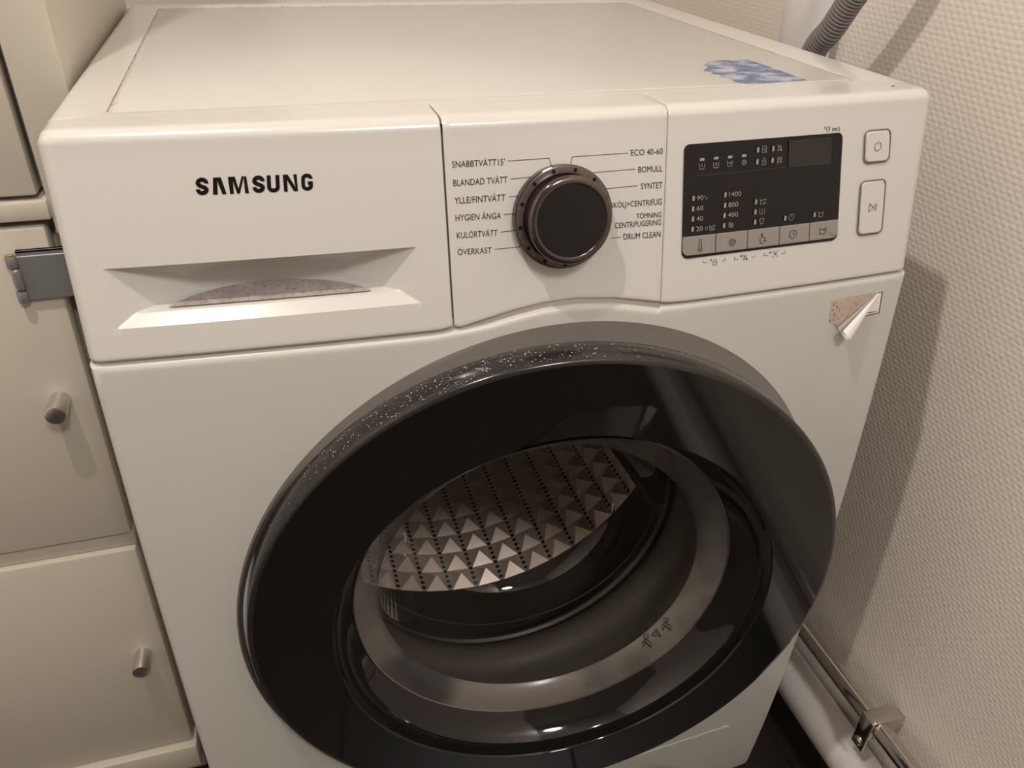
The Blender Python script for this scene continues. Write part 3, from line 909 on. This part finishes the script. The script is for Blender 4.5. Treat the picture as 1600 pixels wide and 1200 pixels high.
addring(PX0, PX1, PY0, PY1, .004, 0.8470)
n_ = len(ringpts(0, 1, 0, 1, .1))
for i in range(len(V) // n_ - 1):
    for k in range(n_):
        k2 = (k + 1) % n_
        F.append((i * n_ + k, i * n_ + k2, (i + 1) * n_ + k2, (i + 1) * n_ + k))
lid = wmp(pyobj('lid', V, F, WHITE, angle=35))
V = []; F = []
addring(PX0 + .0007, PX1 - .0016, PY0 + .0002, PY1 - .0022, .004, 0.8470)
addring(PX0 + .0009, PX1 - .0018, PY0 + .0004, PY1 - .0024, .004, 0.8488)
addring(PX0 + .0026, PX1 - .0026, PY0 + .0010, PY1 - .0032, .004, 0.8494)
for i in range(2):
    for k in range(n_):
        k2 = (k + 1) % n_
        F.append((i * n_ + k, i * n_ + k2, (i + 1) * n_ + k2, (i + 1) * n_ + k))
F.append(tuple(range(2 * n_, 3 * n_)))
sub(pyobj('lid_panel', V, F, LIDP, angle=35), lid)
# lint in the groove round the panel
bm = bmesh.new()
box(bm, (PX0, PY1 - .0024, 0.846), (PX1, PY1 + .0002, 0.8490)); box(bm, (PX0, PY0, 0.846), (PX0 + .0010, PY1, 0.8484)); box(bm, (PX1 - .0016, PY0, 0.846), (PX1, PY1, 0.8488))
sub(bmobj('groove_lint', bm, LINTG, smooth=False), lid)
# loose lint crumbs along the groove
V = []; F = []
def crumb(x, y, z, s):
    b = len(V); n = 5
    for k in range(n):
        a = 2 * PI * k / n + random.random()
        V.append((x + s * math.cos(a) * random.uniform(.6, 1.3), y + s * math.sin(a) * random.uniform(.6, 1.3), z))
    V.append((x, y, z + s * .5))
    for k in range(n): F.append((b + k, b + (k + 1) % n, b + n))
for k in range(150):
    crumb(random.gauss(0.12, .09) % .5 + .035, PY1 - random.random() * .006, 0.8493, random.uniform(.0004, .0011))
for k in range(70):
    crumb(PX0 + random.uniform(-.001, .004), PY0 + (PY1 - PY0) * random.random(), 0.8494, random.uniform(.0003, .0007))
for k in range(120):
    crumb(PX1 + random.uniform(-.006, .001), PY0 + .1 + (PY1 - PY0 - .1) * random.random(), 0.8493, random.uniform(.0003, .0008))
o = pyobj('lint_crumbs', V, F, LINT, smooth=False); o['kind'] = 'stuff'; sub(o, lid)
# torn blue label on the lid
LBL = [(0.4640, .1250), (0.4700, .1300), (0.4700, .1390), (0.4794, .1487), (0.4875, .1528), (0.5182, .1508), (0.5195, .112), (0.5208, .0729), (0.5000, .0700), (0.4711, .0682), (0.4655, .0714), (0.4625, .079), (0.466, .0891), (0.4600, .0960), (0.4655, .101), (0.4590, .107), (0.4640, .112), (0.4578, .1180)]
V = [(x, y, 0.8495) for x, y in LBL] + [(x, y, 0.8498) for x, y in LBL]
nl = len(LBL)
F = [tuple(range(2 * nl - 1, nl - 1, -1))] + [(k, (k + 1) % nl, nl + (k + 1) % nl, nl + k) for k in range(nl)]
o = pyobj('torn_label', V, F, BLUEL, smooth=False); o['label'] = 'torn blue and white sticker remnant'; sub(o, lid)
o2 = boxobj('chip_mark', (0.572, 0.0395, 0.8492), (0.5742, 0.0412, 0.8504), PRINTG, None, bev=.0004, seg=1); sub(o2, lid)

# ------------------------------------------------------------------ door (slightly ajar, hinged on the left)
TA = 0.088
e1 = Vector((math.cos(TA), -math.sin(TA), 0)); e2 = Vector((0, 0, 1)); en = Vector((-math.sin(TA), -math.cos(TA), 0))
def dring(d, cx, cz, r, n=192, tilt=True):
    C = Vector((cx, -d, cz))
    if tilt: return [C + e1 * (r * math.cos(2 * PI * k / n)) + e2 * (r * math.sin(2 * PI * k / n)) for k in range(n)]
    return [Vector((cx + r * math.cos(2 * PI * k / n), 0, cz + r * math.sin(2 * PI * k / n))) for k in range(n)]
def loft(bm, rings, closed_last=False):
    R = [[bm.verts.new(p) for p in r] for r in rings]
    n = len(R[0])
    for a, b in zip(R, R[1:]):
        for k in range(n):
            bm.faces.new((a[k], a[(k + 1) % n], b[(k + 1) % n], b[k]))
    if closed_last: bm.faces.new(R[-1])
    return R
door = empty('door', (0, 0, 0)); wmp(door); door.matrix_parent_inverse = WMI
door['label'] = 'round black glossy door standing slightly ajar'
r0 = dring(0, .3024, .4600, .2530, tilt=False)
for p in r0: p.y = body_y(p.x, p.z) + 0.0002
r0b = dring(0, .3024, .4605, .2515, tilt=False)
for p in r0b: p.y = body_y(p.x, p.z) - 0.0025
R1 = dring(.034, .2985, .4707, .2399)
bm = bmesh.new()
def mixr(a, b, t): return [p.lerp(q, t) for p, q in zip(a, b)]
loft(bm, [r0, r0b, mixr(r0b, R1, .33), mixr(r0b, R1, .66), R1])
sub(bmobj('door_side_ring', bm, RINGG, angle=50), door)
# black front ring : bevel, face, lip, inner wall
R1b = dring(.0355, .2985, .4703, .2412)
R2 = dring(.054, .2995, .4660, .2430)
R2b = dring(.0555, .2994, .4664, .2412)
R2c = dring(.0560, .2993, .4668, .2385)
bm = bmesh.new()
loft(bm, [R1, R1b, mixr(R1b, R2, .5), R2, R2b, R2c])
sub(bmobj('door_bevel', bm, BLACKF, angle=50), door)
NR, NA = 40, 480
face0 = (.0560, .2993, .4668, .2385); face1 = (.0560, .3024, .4592, .1850)
def hz(x, z):
    """soft mask of the hand scoop, coordinates on the door face"""
    top = 0.2050 - 0.020 * max(0, (x - 0.03)) / 0.03 * 0.35
    zt = z
    # quadrilateral: wide at the lip, slanted left side
    l = -0.034 + (z - 0.180) * 1.55
    r = 0.047 + (z - 0.170) * 0.42
    t = 0.2045 - 0.10 * max(x - 0.03, 0)
    m = min((x - l) / 0.005, (r - x) / 0.004, (t - z) / 0.0025)
    m = max(0.0, min(1.0, m))
    return m * m * (3 - 2 * m)
V = []; F = []
for i in range(NR + 1):
    t_ = i / NR
    d, cx, cz, r = [a + (b - a) * t_ for a, b in zip(face0, face1)]
    for k in range(NA):
        a = 2 * PI * k / NA
        p = Vector((cx, -d, cz)) + e1 * (r * math.cos(a)) + e2 * (r * math.sin(a))
        lx = (p - Vector((.3, -.054, .465))).dot(e1); lz = p.z - .465
        if lz > .15:
            s_ = hz(lx, lz)
            p = p - en * (0.0075 * s_ * max(0, min(1, (lz - 0.165) / 0.036)) ** 1.2)
        V.append(p)
for i in range(NR):
    for k in range(NA):
        k2 = (k + 1) % NA
        F.append((i * NA + k, i * NA + k2, (i + 1) * NA + k2, (i + 1) * NA + k))
face = sub(pyobj('door_ring', V, F, BLACKG, angle=60), door)
bm = bmesh.new()
prof = [(.0560, .3024, .4592, .1850), (.0555, .3024, .4592, .1842), (.0530, .3026, .4588, .1834), (.0470, .3034, .4570, .1830), (.0400, .3036, .4568, .1806), (.0330, .3034, .4574, .1765), (.0265, .3031, .4585, .1710), (.0215, .3027, .4596, .1664), (.0200, .3026, .4597, .1650)]
loft(bm, [dring(*p) for p in prof])
sub(bmobj('door_inner_wall', bm, BLACKG, angle=70), door)
bm = bmesh.new()
prof = [(.0205, .3026, .4597, .1654), (.0212, .3026, .4597, .1646), (.0205, .3026, .4597, .1638)]
loft(bm, [dring(*p) for p in prof])
sub(bmobj('glass_edge_trim', bm, DCHROME, angle=70), door)
# glass bowl
bm = bmesh.new()
loft(bm, [dring(*p) for p in [(.0200, .3026, .4597, .1645), (.0165, .3024, .4595, .1560), (.0140, .3023, .4592, .1500), (.0105, .3022, .4592, .1455), (.006, .3021, .4591, .1425)]])
flange = sub(bmobj('glass_flange', bm, FROST, angle=70), door)
bm = bmesh.new()
prof = [(.006, .3021, .4591, .1425), (.002, .3020, .4590, .1415), (-.010, .3015, .4585, .1400), (-.040, .3005, .4575, .1330), (-.070, .2998, .4565, .1270), (-.090, .2995, .4560, .1200), (-.102, .2993, .4560, .1100), (-.108, .2993, .4560, .0900), (-.111, .2993, .4560, .0600), (-.112, .2993, .4560, .0300), (-.1122, .2993, .4560, .004)]
loft(bm, [dring(*p, n=128) for p in prof], closed_last=True)
sub(bmobj('glass_bowl', bm, GLASS, angle=70), door)
# warning print on the glass flange
s = Sheet()
class GS(Sheet): pass
def gsurf(x, z, off):
    # x along e1, z along e2 from the glass centre, lies on the flange cone
    r = math.hypot(x, z); d = .0140 + (r - .150) / .0145 * .006 + .0006
    return Vector((.3025, -d, .4595)) + e1 * x + e2 * z
_old = surf
surf = gsurf
for (gx, gz, ang, kinds) in ((.1215, -.0805, 0, 0), (.1135, -.0905, 0, 1), (.1045, -.1010, 0, 2)):
    s = Sheet(0)
    if kinds != 1:
        s.stroke([(gx + p[0], gz + p[1]) for p in arc(0, .006, .0022, 0, 360, 8)], .0006, True)
        s.stroke([(gx - .004, gz - .002), (gx, gz + .003), (gx + .005, gz - .001)], .0007)
        s.stroke([(gx - .003, gz - .006), (gx, gz), (gx + .004, gz - .006)], .0007)
        s.stroke([(gx + .001, gz - .003), (gx + .006, gz - .004)], .0007)
    else:
        s.stroke([(gx - .004, gz - .003), (gx, gz + .004), (gx + .004, gz - .003)], .0007, True)
        s.stroke([(gx, gz + .001), (gx, gz - .001)], .0007)
    s.obj('warning_print', PRINT, door)
surf = _old
# dust specks on the upper left bevel
V = []; F = []
for k in range(430):
    a = math.radians(random.gauss(112, 17)) if random.random() < .8 else math.radians(random.uniform(70, 150))
    t_ = random.random()
    rr = .2410 + .0022 * t_; d = .0365 + .018 * t_
    cx = .2985 + .001 * t_; cz = .4703 - .0043 * t_
    c = Vector((cx, -d, cz)) + e1 * (rr * math.cos(a)) + e2 * (rr * math.sin(a))
    rad = (e1 * math.cos(a) + e2 * math.sin(a))
    tg = (-e1 * math.sin(a) + e2 * math.cos(a))
    s_ = random.choice([.0002, .0003, .0003, .0004, .0006])
    b = len(V)
    for q in range(5): V.append(c + rad * .0005 + (tg * math.cos(q * 1.256) + en * math.sin(q * 1.256)) * s_)
    F.append(tuple(range(b, b + 5)))
o = pyobj('dust_specks', V, F, SPECK, smooth=False); o['kind'] = 'stuff'; sub(o, door)
# hinge behind the door, left side
bm = bmesh.new(); box(bm, (0.068, -0.006, 0.40), (0.105, 0.012, 0.52), .003)
sub(bmobj('door_hinge', bm, BRUSH), door)

# ------------------------------------------------------------------ drum
DCX, DCZ, DR = 0.300, 0.455, 0.235
bm = bmesh.new()
NC, NRW = 44, 8
yA, yB = 0.215, 0.475
V = []; F = []
def dp(a, r, y): return (DCX + r * math.cos(a), y, DCZ + r * math.sin(a))
gap = 0.16   # share of each column taken by the plain strip with the holes
for j in range(NRW + 1):
    y = yA + (yB - yA) * j / NRW
    for i in range(NC):
        for f in (0.0, gap / 2, 1 - gap / 2):
            V.append(dp(2 * PI * (i + f) / NC, DR, y))
def vid(i, j, f): return (j * NC + (i % NC)) * 3 + f
for j in range(NRW):
    for i in range(NC):
        y = yA + (yB - yA) * (j + .5) / NRW
        # plain strips
        F.append((vid(i, j, 0), vid(i, j, 1), vid(i, j + 1, 1), vid(i, j + 1, 0)))
        F.append((vid(i, j, 2), vid(i + 1, j, 0), vid(i + 1, j + 1, 0), vid(i, j + 1, 2)))
        # pyramid
        V.append(dp(2 * PI * (i + .5) / NC, DR - 0.0115, y)); c = len(V) - 1
        q = [vid(i, j, 1), vid(i, j, 2), vid(i, j + 1, 2), vid(i, j + 1, 1)]
        for a in range(4): F.append((q[a], q[(a + 1) % 4], c))
me = bpy.data.meshes.new('drum'); me.from_pydata(V, [], F); me.update()
bm2 = bmesh.new(); bm2.from_mesh(me); bmesh.ops.recalc_face_normals(bm2, faces=bm2.faces); bmesh.ops.reverse_faces(bm2, faces=bm2.faces); bm2.to_mesh(me); bm2.free()
drum = wmp(link('drum', me, STEEL, None, smooth=False))
bm = bmesh.new()
lathe(bm, [(DR, yB), (DR - .01, yB + .008), (0.16, yB + .012), (0.12, yB - .004), (0.05, yB - .012), (0, yB - .014)], (DCX, 0, DCZ), (1, 0, 0), (0, 0, 1), (0, 1, 0), 80)
sub(bmobj('drum_back', bm, STEEL, angle=25), drum)
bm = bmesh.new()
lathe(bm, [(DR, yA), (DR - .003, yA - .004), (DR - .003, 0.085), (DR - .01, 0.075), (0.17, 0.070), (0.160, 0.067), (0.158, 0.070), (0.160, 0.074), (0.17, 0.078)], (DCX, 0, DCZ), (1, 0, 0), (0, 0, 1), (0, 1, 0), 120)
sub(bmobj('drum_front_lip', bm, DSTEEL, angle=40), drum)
bm = bmesh.new()
prof = [(-.078, .2962, .4570, .1500), (-.0792, .2963, .4570, .1508), (-.0805, .2964, .4570, .1512)]
loft(bm, [dring(*p) for p in prof])
sub(bmobj('bright_opening_edge', bm, BRIGHT, angle=60), drum)
# drain holes in the plain strips
V = []; F = []
for i in range(NC):
    a = 2 * PI * i / NC
    if math.sin(a) > 0.2: continue
    for k in range(30):
        y = yA + 0.006 + (yB - yA - .012) * k / 29
        b = len(V); rr = DR - .0006
        for q in range(6):
            V.append(dp(a + .0027 / DR * math.cos(q * PI / 3), rr, y + .0027 * math.sin(q * PI / 3)))
        F.append(tuple(range(b, b + 6)))
o = pyobj('drum_holes', V, F, DARK, smooth=False); o['kind'] = 'stuff'; sub(o, drum)
# paddles
for a0 in (100, 220, 340):
    bm = bmesh.new()
    a = math.radians(a0)
    u = Vector((math.cos(a), 0, math.sin(a))); t_ = Vector((-math.sin(a), 0, math.cos(a)))
    O = Vector((DCX, 0, DCZ))
    rings = []
    for y, hgt, wid in ((0.09, .004, .012), (0.12, .045, .022), (yB - .05, .052, .026), (yB - .01, .03, .028)):
        pts = [O + u * (DR - .001) + t_ * wid, O + u * (DR - hgt * .8) + t_ * wid * .5, O + u * (DR - hgt) + t_ * wid * .2, O + u * (DR - hgt) - t_ * wid * .2, O + u * (DR - hgt * .8) - t_ * wid * .5, O + u * (DR - .001) - t_ * wid]
        rings.append([bm.verts.new(p + Vector((0, y, 0))) for p in pts])
    for A, B in zip(rings, rings[1:]):
        for k in range(5): bm.faces.new((A[k], A[k + 1], B[k + 1], B[k]))
    bm.faces.new(rings[0]); bm.faces.new(rings[-1][::-1])
    sub(bmobj('drum_paddle', bm, RUB, angle=30), drum)

# ------------------------------------------------------------------ filter cover, stickers
def fplate(name, pts, m, off0, off1, parent=None, ins=0.0006):
    V = []; n = len(pts)
    cx = sum(p[0] for p in pts) / n; cz = sum(p[1] for p in pts) / n
    for off, i_ in ((off0, 0), (off1 * .7, 0), (off1, ins)):
        for x, z in pts:
            d = Vector((x - cx, z - cz)); k = 1 - i_ / max(d.length, 1e-6)
            X, Z = cx + d.x * k, cz + d.y * k
            V.append((X, body_y(X, Z) - off, Z))
    F = []
    for i in range(2):
        for k in range(n): F.append((i * n + k, i * n + (k + 1) % n, (i + 1) * n + (k + 1) % n, (i + 1) * n + k))
    F.append(tuple(range(2 * n, 3 * n)))
    return wmp(pyobj(name, V, F, m, angle=35))
fplate('filter_cover', rrect(.405, .5435, .046, .157, .006), BODYW, 0.0, 0.0014)
res = fplate('adhesive_patch', [(.5288, .7011), (.545, .7020), (.5711, .7024), (.5736, .6995), (.5540, .6850), (.5410, .6765), (.5340, .6800), (.5300, .6835), (.5293, .692)], RESID, 0, 0.0002)
res['label'] = 'gritty glue residue of a peeled sticker'
# rest of the sticker still stuck, with its black frame
rem = [(.5734, .7012), (.5783, .7021), (.5802, .6828), (.5657, .6822)]
st = fplate('peeling_sticker', rem, PAPER, 0, 0.0003, ins=0.0)
st['label'] = 'white sticker corner with a black frame, half peeled'
def bsurf(x, z, off): return Vector((x, body_y(x, z) - off, z))
_old = surf; surf = bsurf
s = Sheet(0.0006); s.stroke([(.5734, .7013), (.5780, .7018), (.5798, .6832), (.5660, .6826)], .0007); s.obj('sticker_frame', PRINT, st)
s = Sheet(0.0006)
for k in range(5): s.stroke([(.5668 + .0022 * k, .6848), (.5680 + .0022 * k, .6850)], .0010)
s.obj('sticker_print', PRINTG, st)
surf = _old
# curled flap : a cone of paper rolled back towards the lower left
V = []; F = []
A0 = Vector((.5738, 0, .7005)); B0 = Vector((.5418, 0, .6738))
A0.y = body_y(A0.x, A0.z) - .0008; B0.y = body_y(B0.x, B0.z) - .0075
ax = (B0 - A0).normalized(); sd = ax.cross(Vector((0, 1, 0))).normalized(); up = Vector((0, -1, 0))
nn, mm = 14, 18
for i in range(nn + 1):
    t_ = i / nn
    r = .0008 + .0080 * t_
    c = A0.lerp(B0, t_)
    for j in range(mm + 1):
        a = math.radians(-150 + 300 * j / mm)
        rr = r * (1 - .12 * j / mm)
        V.append(c + sd * rr * math.cos(a) + up * (rr * math.sin(a) * 0.75))
for i in range(nn):
    for j in range(mm): F.append((i * (mm + 1) + j, i * (mm + 1) + j + 1, (i + 1) * (mm + 1) + j + 1, (i + 1) * (mm + 1) + j))
sub(pyobj('curled_flap', V, F, PAPER, angle=60), st)

# ================================================================== CABINETS on the left
def parent_keep(o, p): o.parent = p; return o
upc = empty('wall_cabinet', (-0.25, 0.35, 0.755), label='upper cream cabinet at the top left, above the ledge', cat='cabinet')
def up(o): o.parent = upc; o.matrix_parent_inverse = Matrix.Translation((0.25, -0.35, -0.755)); return o
YC = 0.16
up(boxobj('side_panel', (-0.0362, YC, 0.742), (-0.003, YCB, 1.62), CAB, bev=.0015))
up(boxobj('cabinet_box', (-0.5, YC + .022, 0.771), (-0.0365, YCB, 1.62), CABD, bev=.001))
up(boxobj('door', (-0.48, YC - .002, 0.7725), (-0.0405, YC + .017, 1.60), CAB, bev=.0025))
up(boxobj('bottom_board', (-0.5, YC - .004, 0.7545), (-0.0358, YCB, 0.7690), CAB, bev=.002))

low = empty('base_cabinet', (-0.25, 0.35, 0.0), rot=(0, 0.0, 0), label='lower cream cabinet with two doors, left of the washing machine', cat='cabinet')
def lw_(o): o.parent = low; o.matrix_parent_inverse = Matrix.Translation((0.25, -0.35, 0)); return o
def lean_box(name, x0, x1t, x1b, y0, y1, z0, z1, m, bev=.002):
    bm = bmesh.new(); box(bm, (x0, y0, z0), (x1t, y1, z1), bev)
    for v in bm.verts:
        if v.co.x > (x0 + x1t) / 2: v.co.x += (x1b - x1t) * (z1 - v.co.z) / (z1 - z0)
    return bmobj(name, bm, m)
lw_(boxobj('side_panel', (-0.040, YC + .012, 0.09), (-0.006, YCB, 0.7415), CABD, bev=.0015))
lw_(boxobj('cabinet_box', (-0.5, YC + .022, 0.09), (-0.0405, YCB, 0.753), CABD, bev=.001))
d1 = lw_(lean_box('door', -0.48, -0.0425, -0.0485, YC - .002, YC + .016, 0.4475, 0.7495, CAB, .0022))
d2 = lw_(lean_box('door', -0.48, -0.0492, -0.0520, YC - .002, YC + .016, 0.128, 0.4275, CAB, .0022))
lw_(lean_box('middle_rail', -0.5, -0.0478, -0.0482, YC + .004, YC + .022, 0.4285, 0.4465, CAB, .0006))
lw_(lean_box('bottom_rail', -0.5, -0.0485, -0.0490, YC - .010, YC + .02, 0.087, 0.1255, CAB, .002))
lw_(boxobj('plinth', (-0.48, YC + .05, 0.0), (-0.06, YCB - .01, 0.088), CABD, bev=.001))
def knob(c, parent):
    bm = bmesh.new()
    lathe(bm, [(0.0, 0), (0.0078, 0.0), (0.0078, 0.002), (0.0074, 0.004), (0.0084, 0.0225), (0.0080, 0.0245), (0.0066, 0.0252), (0.0, 0.0248)], c, (1, 0, 0), (0, 0, 1), (0, -1, 0), 32)
    o = bmobj('knob', bm, BRUSH, angle=40); o.parent = parent
    o.matrix_parent_inverse = Matrix.Identity(4)
    return o
knob((-0.0692, YC - .0022, 0.6015), d1)
knob((-0.0722, YC - .0022, 0.2850), d2)
# steel hinge plate on the upper door, passing behind the machine
bm = bmesh.new(); box(bm, (-0.0665, YC - .0065, 0.6942), (-0.001, YC - .0050, 0.7296), .0005, 1); box(bm, (-0.072, YC - .0105, 0.7030), (-0.0655, YC - .0045, 0.7212), .0025, 3)
hg = lw_(bmobj('hinge_plate', bm, GALV)); hg['label'] = 'grey steel hinge plate'
for z0, z1 in ((0.7215, 0.7305), (0.6935, 0.7025)):
    bm = bmesh.new()
    lathe(bm, [(0, 0), (.0036, 0), (.0040, .0008), (.0040, z1 - z0 - .0008), (.0036, z1 - z0), (0, z1 - z0)], (-0.0695, YC - .0065, z0), (1, 0, 0), (0, 1, 0), (0, 0, 1), 20)
    sub(bmobj('hinge_knuckle', bm, GALV), hg)
bm = bmesh.new(); lathe(bm, [(0, 0), (.0028, 0), (.0028, .001), (0, .0016)], (-0.0695, YC - .0065, 0.7306), (1, 0, 0), (0, 1, 0), (0, 0, 1), 16)
sub(bmobj('hinge_pin', bm, BRASS), hg)
bm = bmesh.new(); box(bm, (-0.066, YC - .0052, 0.7315), (-0.034, YC - .0020, 0.7335), .0003, 1); box(bm, (-0.066, YC - .0052, 0.700), (-0.034, YC - .0020, 0.7335), .0003, 1)
sub(bmobj('hinge_leaf', bm, GALV), hg)

# ================================================================== PIPES AND HOSE
# vertical white pipe in the corner behind the machine
bm = bmesh.new(); tube(bm, [(0.700, 0.335, 0.0), (0.700, 0.335, 1.2), (0.700, 0.335, ZC)], 0.0285, 40)
o = bmobj('vertical_pipe', bm, VPIPE); o['label'] = 'white vertical plastic pipe against the wall behind the machine'; o['category'] = 'pipe'
# corrugated drain hose
ctl = [(0.662, 0.275, 0.55), (0.662, 0.275, 0.70), (0.662, 0.272, 0.80), (0.660, 0.258, 0.837), (0.660, 0.240, 0.8576), (0.660, 0.2214, 0.8851), (0.661, 0.190, 0.930), (0.664, 0.165, 0.985), (0.668, 0.160, 1.06), (0.672, 0.175, 1.14)]
def catmull(P, n):
    P = [Vector(p) for p in P]; out = []
    for i in range(len(P) - 1):
        p0 = P[max(i - 1, 0)]; p1 = P[i]; p2 = P[i + 1]; p3 = P[min(i + 2, len(P) - 1)]
        for k in range(n):
            t = k / n
            out.append(0.5 * ((2 * p1) + (-p0 + p2) * t + (2 * p0 - 5 * p1 + 4 * p2 - p3) * t * t + (-p0 + 3 * p1 - 3 * p2 + p3) * t ** 3))
    out.append(P[-1]); return out
path = catmull(ctl, 60)
# resample evenly
ev = [path[0]]; step = 0.00075; acc = 0
for a, b in zip(path, path[1:]):
    L_ = (b - a).length; pos = step - acc
    while pos <= L_:
        ev.append(a.lerp(b, pos / L_)); pos += step
    acc = L_ - (pos - step)
rads = [0.0126 if (k % 5) in (0, 1, 2) else 0.0105 for k in range(len(ev))]
bm = bmesh.new(); tube(bm, ev, rads, 24)
o = bmobj('drain_hose', bm, HOSE, angle=60); o['label'] = 'grey corrugated drain hose rising behind the washing machine'; o['category'] = 'hose'
# low white drain pipe along the wall
bm = bmesh.new(); tube(bm, [(0.706, 0.302, 0.071), (0.706, 0.1, 0.071), (0.706, -1.2, 0.071)], 0.0268, 48)
o = bmobj('drain_pipe', bm, PIPE); o['label'] = 'thick white pipe running low along the right wall'; o['category'] = 'pipe'
# chrome water pipe and its wall clip
bm = bmesh.new(); tube(bm, [(0.7035, YBK - .01, 0.163), (0.7035, 0.1, 0.163), (0.7035, -1.2, 0.163)], 0.0112, 40)
cp = bmobj('chrome_pipe', bm, CHROME); cp['label'] = 'thin chrome pipe along the right wall above the white pipe'; cp['category'] = 'pipe'
clip = empty('pipe_clip', (0.72, -0.057, 0.16), label='square chrome clip holding the chrome pipe to the wall', cat='pipe clip')
def cl(o): o.parent = clip; o.matrix_parent_inverse = Matrix.Translation((-0.72, 0.057, -0.16)); return o
bm = bmesh.new(); box(bm, (0.691, -0.0665, 0.147), (0.7280, -0.0470, 0.178), .003, 3)
box(bm, (0.7265, -0.0630, 0.152), (0.7395, -0.0500, 0.168), .001, 1)
cl(bmobj('clip_block', bm, CHROME, angle=40))
bm = bmesh.new()
box(bm, (0.6885, -0.0665, 0.125), (0.6925, -0.0470, 0.178), .0015, 3)
cl(bmobj('clip_front', bm, CHROME, angle=40))
bm = bmesh.new(); lathe(bm, [(0, 0), (.0058, 0), (.0058, .0012), (.0042, .0026), (0, .0030)], (0.6885, -0.0568, 0.136), (0, 1, 0), (0, 0, 1), (-1, 0, 0), 24)
cl(bmobj('screw', bm, BRUSH))

# ================================================================== the lamp that lights the place (above the frame)
pl = empty('pendant_lamp', (LAMP[0], LAMP[1], LAMP[2] + .03), label='small bare-bulb pendant lamp hanging from the ceiling', cat='lamp')
def pp_(o): o.parent = pl; o.matrix_parent_inverse = Matrix.Translation((-LAMP[0], -LAMP[1], -LAMP[2] - .03)); return o
bm = bmesh.new(); lathe(bm, [(.014, .028), (.018, .034), (.018, .075), (.006, .085), (.003, .09), (.003, ZC - LAMP[2] - .02), (.03, ZC - LAMP[2] - .018), (.03, ZC - LAMP[2])], LAMP, (1, 0, 0), (0, 1, 0), (0, 0, 1), 24)
pp_(bmobj('lamp_holder', bm, VPIPE))
